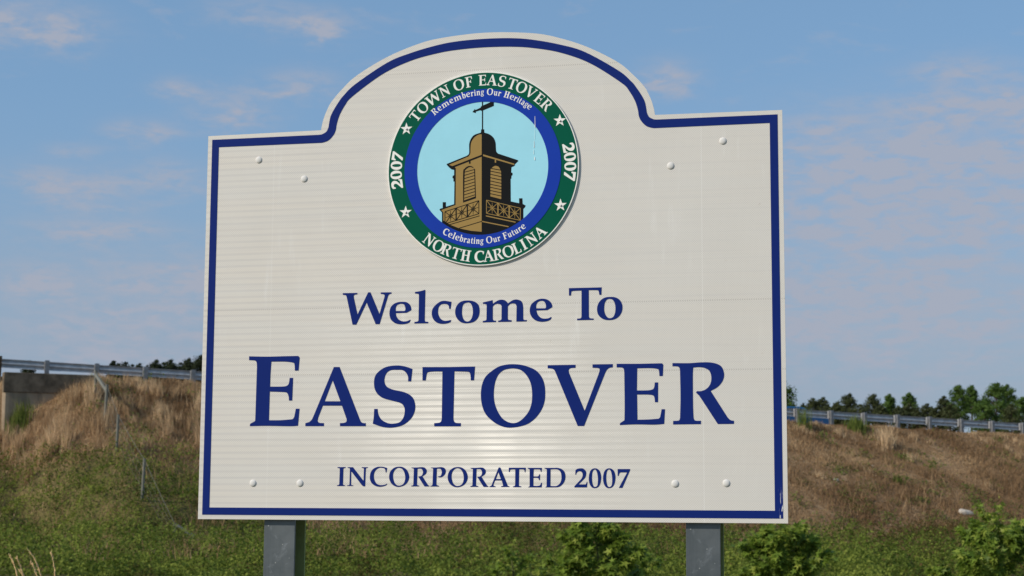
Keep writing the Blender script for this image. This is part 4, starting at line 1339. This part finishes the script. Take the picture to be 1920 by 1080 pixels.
# ------------------------------------------------------------------ field fence down the slope
def build_fence():
    s0 = 1.46
    pts = []
    for d in (2.11, 4.02, 6.22, 9.73, 12.35, 12.95):
        s = s0 + (0.0 if d < 9 else (d - 9) * 0.22)
        x, y = xy(s, d)
        if d > 12:
            x, y = ((-10.76, 56.2), (-10.16, 56.3))[d > 12.5]
        pts.append(Vector((float(x), float(y), float(ground_z(x, y)))))
    o = pts[0]
    root = thing('wire_fence', 'grey field fence with loose wire going down the left slope from the abutment',
                 'fence', o)
    tops = []
    for i, p in enumerate(pts):
        h = (1.10, 1.40, 1.30, 1.42, 0.66, 0.42)[i]
        lean = (-0.01, 0.03, 0.015, 0.03, 0.0, 0.02)[i]
        q = p - o
        top = q + Vector((lean * h, 0, h))
        bm = bmesh.new()
        add_tube(bm, [q - Vector((0, 0, 0.3)), q.lerp(top, 0.5), top], 0.058 if i < 2 else 0.05, 8)
        po = link('post', bm_mesh('post', bm, M['brown_wood'] if i == 5 else M['fence']), root)
        if i == 5:
            po['label'] = 'short brown stump of a post at the foot of the fence'
        tops.append(top)
    q = pts[1] - o
    bm = bmesh.new()
    add_box(bm, (q.x - 0.12, q.y - 0.12, q.z - 0.2), (q.x + 0.12, q.y + 0.12, q.z + 0.10), 0.04)
    link('footing', bm_mesh('footing', bm, M['footing']), root)
    # corner braces
    for a, b in ((tops[0] - Vector((0, 0, 0.16)), tops[1] - Vector((0, 0, 0.26))),
                 (tops[4] + Vector((0.0, 0.0, -0.03)), tops[5] + Vector((0, -0.06, -0.10)))):
        bm = bmesh.new()
        add_tube(bm, [a, b], 0.06, 8)
        link('brace', bm_mesh('brace', bm, M['fence']), root)
    # strands and a little sagging mesh
    bm = bmesh.new()
    for i in range(5):
        pa, pb = pts[i] - o, pts[i + 1] - o
        ta, tb = tops[i], tops[i + 1]
        for f in (0.97, 0.74, 0.52, 0.30):
            a, b = pa.lerp(ta, f), pb.lerp(tb, f)
            mid = a.lerp(b, 0.5) - Vector((0, 0, 0.10 * (1.3 - f)))
            add_tube(bm, [a, a.lerp(mid, 0.5) - Vector((0, 0, 0.015)), mid, mid.lerp(b, 0.5) - Vector((0, 0, 0.015)), b],
                     0.007 if f > 0.9 else 0.0025, 4)
        for k in range(1, 8):
            u = k / 8
            a = pa.lerp(pb, u) + Vector((0, 0, 0.25))
            b = ta.lerp(tb, u) - Vector((0, 0, 0.09))
            add_tube(bm, [a, b], 0.002, 3)
    link('wire', bm_mesh('wire', bm, M['fence']), root)


build_fence()


# ------------------------------------------------------------------ trees beyond the road
def tree(name, label, x, y, top, half, mat, leaves, group, seed, conic=0.4):
    """tapered trunk and limbs, crown of many leaf clumps round the limb ends"""
    rs = np.random.default_rng(seed)
    z0 = float(ground_z(x, y)) - 0.1
    h = top - z0
    root = thing(name, label, 'tree', (x, y, z0), (0, 0, 0), group)
    low = max(0.35, 1 - 3.4 * half / h)
    bm = bmesh.new()
    add_tube(bm, [(0, 0, -0.3), (0.05, 0, h * 0.3), (-0.06, 0.05, h * 0.6), (0.03, 0, h * 0.9)],
             [h * 0.017, h * 0.013, h * 0.009, h * 0.003], 7)
    nl = 26
    zz = h * (low + (0.97 - low) * (np.arange(nl) + rs.random(nl)) / nl)
    f = (zz / h - low) / (1 - low)
    prof = np.sqrt(np.clip(1 - f ** 3.0, 0, 1)) * (1 - conic * f ** 1.5) * np.clip(0.6 + f * 3, 0, 1)
    ang = np.arange(nl) * 2.4 + rs.random(nl)
    rad = half * prof * (0.55 + 0.5 * rs.random(nl))
    C = np.stack([np.cos(ang) * rad, np.sin(ang) * rad, zz], -1)
    for c in C:
        st = Vector((0, 0, max(c[2] - half * 0.5, h * low * 0.8)))
        add_tube(bm, [st, st.lerp(Vector(c), 0.6) + Vector((0, 0, 0.1)), Vector(c)], [h * 0.005, h * 0.003, h * 0.001], 4)
    link('trunk', bm_mesh('trunk', bm, M['bark']), root)
    C = np.concatenate([C, [[0.05 * half, 0, h * 0.985]], [[0, 0.1, h * 0.93]]])
    cr = half * (0.36 + 0.20 * rs.random(len(C))) * np.concatenate([0.55 + 0.45 * np.sqrt(prof), [0.5, 0.6]])
    which = rs.integers(0, len(C), leaves)
    v = rs.normal(0, 1, (leaves, 3))
    v /= np.linalg.norm(v, axis=1)[:, None]
    rr = cr[which] * (0.35 + 0.65 * rs.random(leaves) ** 0.5)
    rag = 1 + 0.25 * rs.normal(0, 1, leaves)
    P = C[which] + v * (rr * rag)[:, None] * np.array([1, 1, 0.72])
    clump = rs.random(len(C))[which]
    tint = np.clip(0.30 + 0.35 * clump + rs.normal(0, 0.15, leaves), 0, 1)
    leaf_cloud('crown', P, v + np.array([0, 0, 0.5]), (0.17 + 0.14 * rs.random(leaves)) * max(0.8, half / 2.0), tint, mat, root)
    return root


LEFT = 'dark pines beyond the road on the left'
RIGHT = 'trees beyond the road on the right'


def build_trees():
    # name, label, x, y, height of the top, half width, leaf material, leaves, taper
    for i, (nm, lab, x, y, top, half, mat, n, con) in enumerate(TREES):
        tree(nm, lab, x, y, top, half, M[mat], n, LEFT if x < 0 else RIGHT, 100 + i, con)


TREES = [
    ('pine_tree', 'dark tip of a pine just showing above the guardrail at the far left', -55.67, 200.0, 17.88, 0.86, 'pine', 2500, 0.4),
    ('pine_tree', 'thin pointed dark pine, leftmost of the row rising clear of the guardrail', -45.94, 200.0, 17.87, 0.86, 'pine', 3500, 0.6),
    ('pine_tree', 'low broad dark pine second in the row from the left', -45.92, 206.0, 18.24, 1.2, 'pine', 3500, 0.2),
    ('pine_tree', 'small rounded dark pine between the second one and the wide pair', -43.35, 202.0, 17.8, 0.68, 'pine', 2500, 0.3),
    ('pine_tree', 'lowest dark pine in the gap before the wide rounded pines', -41.42, 197.0, 17.19, 0.54, 'pine', 2000, 0.3),
    ('pine_tree', 'wide rounded dark pine on the left of the close pair', -41.84, 204.0, 18.32, 1.06, 'pine', 4000, 0.25),
    ('pine_tree', 'wide rounded dark pine on the right of the close pair', -38.97, 198.0, 17.89, 1.03, 'pine', 4000, 0.2),
    ('pine_tree', 'dark pine with a pointed top next to the sign edge', -38.21, 205.0, 18.64, 0.94, 'pine', 4000, 0.5),
    ('pine_tree', 'tallest dark pine disappearing behind the left edge of the sign', -35.8, 200.0, 18.54, 1.17, 'pine', 4500, 0.3),
    ('pine_tree', 'dark pine hidden behind the left part of the sign', -33.82, 200.0, 18.12, 1.11, 'pine', 3000, 0.3),
    ('pine_tree', 'low dark pine filling in below the first two of the row', -47.42, 209.0, 18.28, 1.03, 'pine', 2500, 0.1),
    ('pine_tree', 'low dark pine filling in below the second and third of the row', -45.97, 210.0, 18.28, 1.03, 'pine', 2500, 0.1),
    ('pine_tree', 'low dark pine filling in the notch between the close pair', -42.43, 211.0, 18.6, 1.04, 'pine', 2500, 0.1),
    ('pine_tree', 'low dark pine filling in before the pointed one', -40.54, 212.0, 18.69, 1.04, 'pine', 2500, 0.1),
    ('broadleaf_tree', 'green broadleaf tree half hidden behind the right edge of the sign', 32.47, 210.0, 16.71, 2.32, 'broad', 5000, 0.2),
    ('broadleaf_tree', 'tiny bush between the half hidden tree and the wide double crown', 35.27, 210.0, 14.02, 0.39, 'olive', 1200, 0.2),
    ('scrub_pine', 'wide low olive crown with two humps, first clear of the sign', 36.44, 210.0, 14.57, 0.97, 'olive', 3500, 0.2),
    ('scrub_pine', 'right hump of the low olive double crown', 38.38, 214.0, 14.92, 0.92, 'olive', 3000, 0.2),
    ('scrub_pine', 'round olive tree third from the sign on the right', 40.83, 210.0, 15.11, 1.29, 'olive', 5000, 0.25),
    ('scrub_pine', 'low olive shoulder on the left of the round olive tree', 39.96, 213.0, 14.35, 0.78, 'olive', 2500, 0.2),
    ('scrub_pine', 'dark round olive tree standing alone in the middle of the right row', 43.74, 210.0, 15.03, 1.35, 'olive', 5000, 0.3),
    ('broadleaf_tree', 'slim bright green tree right of the dark round one', 46.98, 216.0, 15.49, 0.8, 'broad', 3500, 0.45),
    ('broadleaf_tree', 'taller slim bright green tree with a flat top', 48.98, 214.0, 15.57, 0.92, 'broad', 4000, 0.35),
    ('scrub_pine', 'dark low bush in front of the flat topped green tree', 46.95, 205.0, 13.66, 1.2, 'olive', 3500, 0.2),
    ('scrub_pine', 'dark rounded bush in the gap left of the tall green group', 50.22, 210.0, 13.97, 0.9, 'olive', 3000, 0.25),
    ('scrub_pine', 'dark olive tree at the left shoulder of the tall green group', 54.24, 218.0, 15.39, 0.87, 'olive', 3500, 0.4),
    ('broadleaf_tree', 'pointed bright green tree leading the tall group on the right', 54.02, 210.0, 16.21, 1.42, 'broad', 6000, 0.5),
    ('broadleaf_tree', 'narrow pointed green tree behind the leading one', 56.96, 215.0, 16.54, 0.99, 'broad', 4500, 0.5),
    ('broadleaf_tree', 'widest green tree with two domes in the tall group', 58.61, 210.0, 16.46, 1.74, 'broad', 7000, 0.15),
    ('broadleaf_tree', 'right dome of the tall green group', 61.68, 216.0, 16.76, 1.26, 'broad', 5000, 0.2),
    ('broadleaf_tree', 'low green tree filling the foot of the tall group', 55.5, 204.0, 13.9, 1.88, 'broad', 5000, 0.1),
    ('broadleaf_tree', 'darker green tree cut by the right frame edge', 60.97, 207.0, 14.61, 1.27, 'broad', 4500, 0.2),
    ('scrub_pine', 'low olive growth filling in below the double crown', 36.71, 202.0, 13.37, 0.87, 'olive', 2500, 0.1),
    ('scrub_pine', 'low olive growth at the left foot of the round olive tree', 38.01, 201.0, 13.2, 0.86, 'olive', 2500, 0.1),
    ('scrub_pine', 'low olive growth between the round olive tree and the dark lone one', 40.22, 200.0, 13.21, 0.92, 'olive', 2500, 0.1),
    ('scrub_pine', 'low olive growth at the right foot of the dark lone tree', 42.98, 202.0, 13.34, 0.81, 'olive', 2500, 0.1),
    ('scrub_pine', 'low olive growth between the two slim bright trees', 44.73, 201.0, 13.17, 0.8, 'olive', 2500, 0.1),
    ('scrub_pine', 'low olive growth just before the dark rounded bush', 46.72, 200.0, 12.88, 0.74, 'olive', 2500, 0.1),
    ('scrub_pine', 'low olive growth just after the dark rounded bush', 49.42, 202.0, 13.07, 0.87, 'olive', 2500, 0.1),
    ('scrub_pine', 'low olive growth under the left shoulder of the tall group', 50.79, 201.0, 13.39, 0.99, 'olive', 2500, 0.1),
    ('scrub_pine', 'low olive growth under the right side of the tall group', 57.53, 200.0, 13.36, 1.11, 'olive', 2500, 0.1),
]
build_trees()


# ------------------------------------------------------------------ car on the road
def build_car():
    s, d = 38.3, -6.9
    x, y = xy(s, d)
    z = float(crest_z(s)) - 0.02 * (-d - 0.5) + 0.04
    root = thing('parked_car', 'blue car on the road showing only its roof above the guardrail beside the sign', 'car',
                 (float(x), float(y), z), (0, 0, DIR))
    side = [(-2.20, 0.32), (-2.24, 0.62), (-2.16, 0.88), (-1.55, 0.95), (-0.75, 1.36), (-0.35, 1.44), (0.35, 1.44),
            (0.62, 1.40), (1.28, 1.00), (2.02, 0.86), (2.20, 0.68), (2.22, 0.34), (1.78, 0.26), (1.70, 0.50), (1.45, 0.64),
            (1.20, 0.50), (1.12, 0.24), (-1.06, 0.24), (-1.14, 0.50), (-1.38, 0.64), (-1.64, 0.50), (-1.72, 0.26)]
    half = [0.80 if z_ < 1.0 else 0.80 - (z_ - 1.0) * 0.46 for _, z_ in side]
    bm = bmesh.new()
    loops = []
    for sg in (-1, 1):
        loops.append([bm.verts.new((px, sg * hw, pz)) for (px, pz), hw in zip(side, half)])
    k = len(side)
    tri = tessellate_polygon([[Vector((a, b, 0)) for a, b in side]])
    for lp in loops:
        for t in tri:
            bm.faces.new([lp[i] for i in t])
    for i in range(k):
        bm.faces.new((loops[0][i], loops[0][(i + 1) % k], loops[1][(i + 1) % k], loops[1][i]))
    link('body', bm_mesh('body', bm, M['car_blue']), root)
    for sg in (-1, 1):
        for w in ([(-1.30, 0.98), (-0.70, 1.30), (-0.08, 1.37), (-0.08, 0.98)], [(0.02, 0.98), (0.02, 1.37), (0.52, 1.34), (1.06, 0.98)]):
            bm = bmesh.new()
            f, b = [], []
            for px, pz in w:
                hw = 0.80 - (max(pz, 1.0) - 1.0) * 0.46
                f.append(bm.verts.new((px, sg * (hw + 0.006), pz)))
                b.append(bm.verts.new((px, sg * (hw - 0.02), pz)))
            bm.faces.new(f)
            bm.faces.new(b[::-1])
            for i in range(4):
                bm.faces.new((f[i], b[i], b[(i + 1) % 4], f[(i + 1) % 4]))
            link('window', bm_mesh('window', bm, M['glass']), root)
    for (xa, za, xb, zb) in ((-1.50, 0.985, -0.80, 1.345), (1.22, 1.045, 0.68, 1.375)):
        bm = bmesh.new()
        q = []
        for off in (0.012, -0.02):
            q.append([bm.verts.new((px, sy * (0.72 - (pz - 1.0) * 0.40), pz + off)) for px, pz, sy in
                      ((xa, za, -1), (xa, za, 1), (xb, zb, 1), (xb, zb, -1))])
        bm.faces.new(q[0])
        bm.faces.new(q[1][::-1])
        for i in range(4):
            bm.faces.new((q[0][i], q[1][i], q[1][(i + 1) % 4], q[0][(i + 1) % 4]))
        link('windscreen', bm_mesh('windscreen', bm, M['glass']), root)
    for wx in (-1.39, 1.45):
        for sg in (-1, 1):
            bm = bmesh.new()
            bmesh.ops.create_cone(bm, cap_ends=True, segments=22, radius1=0.31, radius2=0.31, depth=0.2)
            t = link('wheel', bm_mesh('wheel', bm, M['tyre']), root, (wx, sg * 0.71, 0.31), (R(90), 0, 0))
            bm = bmesh.new()
            bmesh.ops.create_cone(bm, cap_ends=True, segments=18, radius1=0.2, radius2=0.2, depth=0.21)
            link('rim', bm_mesh('rim', bm, M['rim']), t)
    for sg in (-1, 1):
        bm = bmesh.new()
        add_box(bm, (-2.235, sg * 0.62 - 0.14, 0.66), (-2.13, sg * 0.62 + 0.14, 0.80), 0.02)
        link('tail_lamp', bm_mesh('tail_lamp', bm, M['lamp']), root)


build_car()


# ------------------------------------------------------------------ small things on the slope
def lump(name, label, x, y, size, mat, seed, group=None, cat='litter'):
    rs = random.Random(seed)
    bm = bmesh.new()
    bmesh.ops.create_icosphere(bm, subdivisions=3, radius=1.0)
    for v in bm.verts:
        k = 1 + 0.22 * math.sin(v.co.x * 3 + seed) * math.cos(v.co.y * 4 + seed) + rs.uniform(-0.06, 0.06)
        v.co = Vector((v.co.x * size[0] * k, v.co.y * size[1] * k, v.co.z * size[2] * k))
    o = link(name, bm_mesh(name, bm, M[mat]), None, (x, y, float(ground_z(x, y)) + size[2] * 0.75), (0.35, 0.22, rs.random() * 0.6))
    return tag(o, label, cat, group)


def build_litter():
    lump('rubbish_bag', 'pale crumpled bag lying on the lower right slope above the leafy sapling', 19.25, 74.1, (0.34, 0.16, 0.13), 'litter', 3)
    lump('paper_scrap', 'tiny white scrap high on the right slope close beside the sign edge', 13.83, 74.3, (0.11, 0.07, 0.07), 'litter', 5)
    lump('paper_scrap', 'smallest white scrap near the middle of the right slope', 15.94, 76.98, (0.075, 0.05, 0.05), 'litter', 8)


build_litter()


def tuft(name, label, x, y, h, n, spread, lean, mat, w, seed, cat, base=0.5):
    rs = np.random.default_rng(seed)
    z = float(ground_z(x, y))
    px = rs.normal(0, spread, n)
    py = rs.normal(0, spread, n)
    global rng
    keep, rng = rng, rs
    o = blades(name, px, py, h * (0.5 + 0.55 * rs.random(n)), np.full(n, w), lean * rs.random(n), np.clip(base + rs.normal(0, 0.18, n), 0, 1),
               M[mat], None, ground_z(px + x, py + y) - z - 0.02)
    rng = keep
    o.location = (x, y, z)
    return tag(o, label, cat)


def build_tufts():
    tuft('dry_grass_clump', 'tall golden grass clump leaning on the right slope below the guardrail', 17.25, 79.9, 1.25, 150, 0.22, 0.8, 'dry', 0.022, 1, 'grass clump', 0.8)
    tuft('green_weed', 'small dark green weed alone in the middle of the right slope', 16.8, 75.7, 0.42, 90, 0.10, 0.5, 'weed', 0.05, 2, 'weed', 0.2)
    tuft('green_weed', 'green weed standing under the guardrail at the top of the right slope', 16.1, 81.1, 0.75, 150, 0.22, 0.5, 'weed', 0.05, 3, 'weed', 0.35)
    tuft('green_weed', 'tall thin weed in front of the guardrail beside the right edge of the sign', 13.45, 79.7, 1.15, 80, 0.16, 0.35, 'weed', 0.03, 4, 'weed', 0.4)
    tuft('green_weed', 'green weed clump growing against the concrete abutment wall', -18.35, 64.9, 1.0, 170, 0.22, 0.45, 'weed', 0.05, 5, 'weed', 0.4)


build_tufts()


# ------------------------------------------------------------------ sweetgum saplings in front of the bank
def star_leaf():
    """five-lobed leaf outline in its own plane, petiole at the origin"""
    out = []
    for a, r in ((-160, 0.10), (-118, 0.62), (-84, 0.30), (-58, 0.88), (-28, 0.36), (0, 1.0), (28, 0.36), (58, 0.88), (84, 0.30), (118, 0.62), (160, 0.10)):
        out.append((r * math.sin(R(a)), r * math.cos(R(a))))
    return np.array(out)


LEAF = star_leaf()


def sapling(label, x, y, top, half, leaves, seed, leaf=0.085, shoots=14, drop=0.75):
    """leader with upswept side shoots, star leaves set along them"""
    rs = np.random.default_rng(seed)
    z0 = float(ground_z(x, y))
    h = top - z0
    root = thing('sweetgum_sapling', label, 'sapling', (x, y, z0), (0, 0, 0), 'leafy saplings growing behind the sign')
    bm = bmesh.new()
    lead = [Vector((0, 0, -0.1)), Vector((0.02, 0.01, h * 0.4)), Vector((-0.02, 0.02, h * 0.75)), Vector((0.01, 0, h * 0.97))]
    add_tube(bm, lead, [0.022, 0.017, 0.010, 0.004], 6)
    paths = [(Vector((0, 0, h * 0.55)), Vector((0.0, 0.02, h * 0.78)), Vector((0.01, 0, h)))]
    for k in range(shoots):
        f = 0.06 + 0.86 * (k + rs.random() * 0.6) / shoots
        a = k * 2.4 + rs.random() * 0.8
        reach = half * (1.05 - 0.72 * f ** 1.6) * (0.75 + 0.4 * rs.random())
        st = Vector((0, 0, h * f * 0.85))
        en = Vector((math.cos(a) * reach, math.sin(a) * reach, min(h * 0.99, h * f * 0.85 + reach * (0.35 + 0.5 * rs.random()))))
        mid = st.lerp(en, 0.55) - Vector((0, 0, reach * 0.06))
        add_tube(bm, [st, mid, en], [0.009, 0.006, 0.003], 5)
        paths.append((st, mid, en))
        for q in range(2):
            b = a + rs.uniform(-1.0, 1.0)
            s2 = st.lerp(en, rs.uniform(0.35, 0.75))
            e2 = s2 + Vector((math.cos(b), math.sin(b), 0.8)) * reach * 0.38
            m2 = s2.lerp(e2, 0.5)
            add_tube(bm, [s2, m2, e2], [0.005, 0.004, 0.002], 4)
            paths.append((s2, m2, e2))
    link('trunk', bm_mesh('trunk', bm, M['green_stem']), root)
    L = len(LEAF)
    co, tint = [], []
    wsum = np.array([(p[2] - p[0]).length + 0.1 for p in paths])
    wsum /= wsum.sum()
    for i in rs.choice(len(paths), leaves, p=wsum):
        a, m, b = paths[i]
        t = 0.12 + 0.9 * rs.random() ** 0.8
        p = np.array(a.lerp(m, t * 2) if t < 0.5 else m.lerp(b, min(1.0, t * 2 - 1)))
        out = np.array([p[0], p[1], 0.0])
        out = out / (np.linalg.norm(out) + 1e-6) * 0.6 + rs.normal(0, 0.55, 3)
        tipd = out + np.array([0, 0, -0.35])
        tipd /= np.linalg.norm(tipd)
        nrm = np.array([0, -0.15, 1.0]) + out * 0.5 + rs.normal(0, 0.42, 3)
        nrm -= tipd * np.dot(nrm, tipd)
        nrm /= np.linalg.norm(nrm) + 1e-9
        sid = np.cross(tipd, nrm)
        sz = leaf * (0.55 + 0.65 * rs.random()) * (1.0 if p[2] < h * 0.9 else 0.7)
        pet = p + tipd * sz * 0.5 + rs.normal(0, 0.03, 3)
        cup = np.abs(LEAF[:, :1]) * 0.22 - 0.12 * LEAF[:, 1:] ** 2
        pts = pet + (LEAF[:, :1] * sid + LEAF[:, 1:] * tipd + cup * nrm) * sz
        co.append(np.vstack([pet + tipd * sz * 0.12, pts]))
        young = 0.25 if p[2] > h * 0.85 else 0.0
        tint.append(np.clip(0.42 + young + rs.normal(0, 0.2), 0, 1))
    co = np.concatenate(co)
    base = np.arange(leaves)[:, None] * (L + 1)
    k = np.arange(L - 1)[None, :]
    tri = np.stack([np.broadcast_to(base, (leaves, L - 1)), base + 1 + k, base + 2 + k], -1).reshape(-1, 3)
    link('crown', grid_mesh('crown', co, tri, M['gum'], np.repeat(np.array(tint), L + 1)), root)
    return root


def build_saplings():
    sapling('leafy sweetgum sapling half hidden below the sign, left of the right post', 1.33, 27.0, 1.58, 0.66, 2700, 21, 0.104, 18)
    sapling('low bushy sweetgum just right of the hidden one, against the right post', 1.92, 28.5, 1.00, 0.50, 1000, 22)
    sapling('low pale sweetgum shoots left of the half hidden sapling under the sign', 0.92, 27.5, 0.98, 0.46, 900, 27)
    sapling('round sweetgum sapling right of the right post under the corner of the sign', 4.30, 28.0, 1.42, 0.72, 3200, 23, 0.104, 20)
    sapling('largest sweetgum sapling cut off by the right edge of the frame', 6.95, 25.0, 1.60, 0.88, 3600, 24, 0.100, 20)
    sapling('yellow green shoot low under the middle of the sign', 0.03, 30.0, 0.92, 0.40, 420, 25, 0.08, 8)


build_saplings()


# ------------------------------------------------------------------ dry seed stalks close to the camera
def build_stalks():
    x0, y0 = -3.22, 12.0
    z0 = float(ground_z(x0, y0))
    root = thing('dry_grass_tuft', 'tuft of pale dry seed stalks bending left in the bottom left corner', 'grass', (x0, y0, z0))
    tips = [(-3.445, 1.182, 0.15), (-3.350, 1.175, 0.12), (-3.304, 1.139, 0.16), (-3.274, 1.218, 0.20), (-3.124, 1.205, 0.09), (-3.36, 1.08, 0.2)]
    for i, (tx, tz, bend) in enumerate(tips):
        rs = random.Random(i)
        bx = -0.02 + 0.05 * i - 0.05
        top = Vector((tx - x0, rs.uniform(-0.12, 0.12), tz - z0))
        base = Vector((bx, rs.uniform(-0.05, 0.05), 0))
        knee = Vector((top.x + bend * 0.75, top.y * 0.7, top.z - 0.13))
        path = []
        for k in range(13):
            t = k / 12
            path.append(base * (1 - t) ** 3 + (base + Vector((0, 0, top.z * 0.45))) * 3 * t * (1 - t) ** 2 + (knee) * 3 * t * t * (1 - t) + top * t ** 3)
        bm = bmesh.new()
        add_tube(bm, path, [0.0052 * (1 - 0.45 * k / 12) for k in range(13)], 5)
        # seed head: short awns hugging the upper stem
        for k in range(46):
            t = 0.66 + 0.34 * k / 46
            f = t * 12
            a = path[int(min(f, 11))].lerp(path[int(min(f, 11)) + 1], f - int(min(f, 11)))
            d = (path[12] - path[9]).normalized()
            e = a + d * rs.uniform(0.012, 0.026) + Vector((rs.uniform(-1, 1), rs.uniform(-1, 1), rs.uniform(-1, 1))) * 0.0085
            add_tube(bm, [a, a.lerp(e, 0.5), e], [0.0022, 0.0032, 0.0008], 3)
        link('stalk', bm_mesh('stalk', bm, M['straw']), root)


build_stalks()
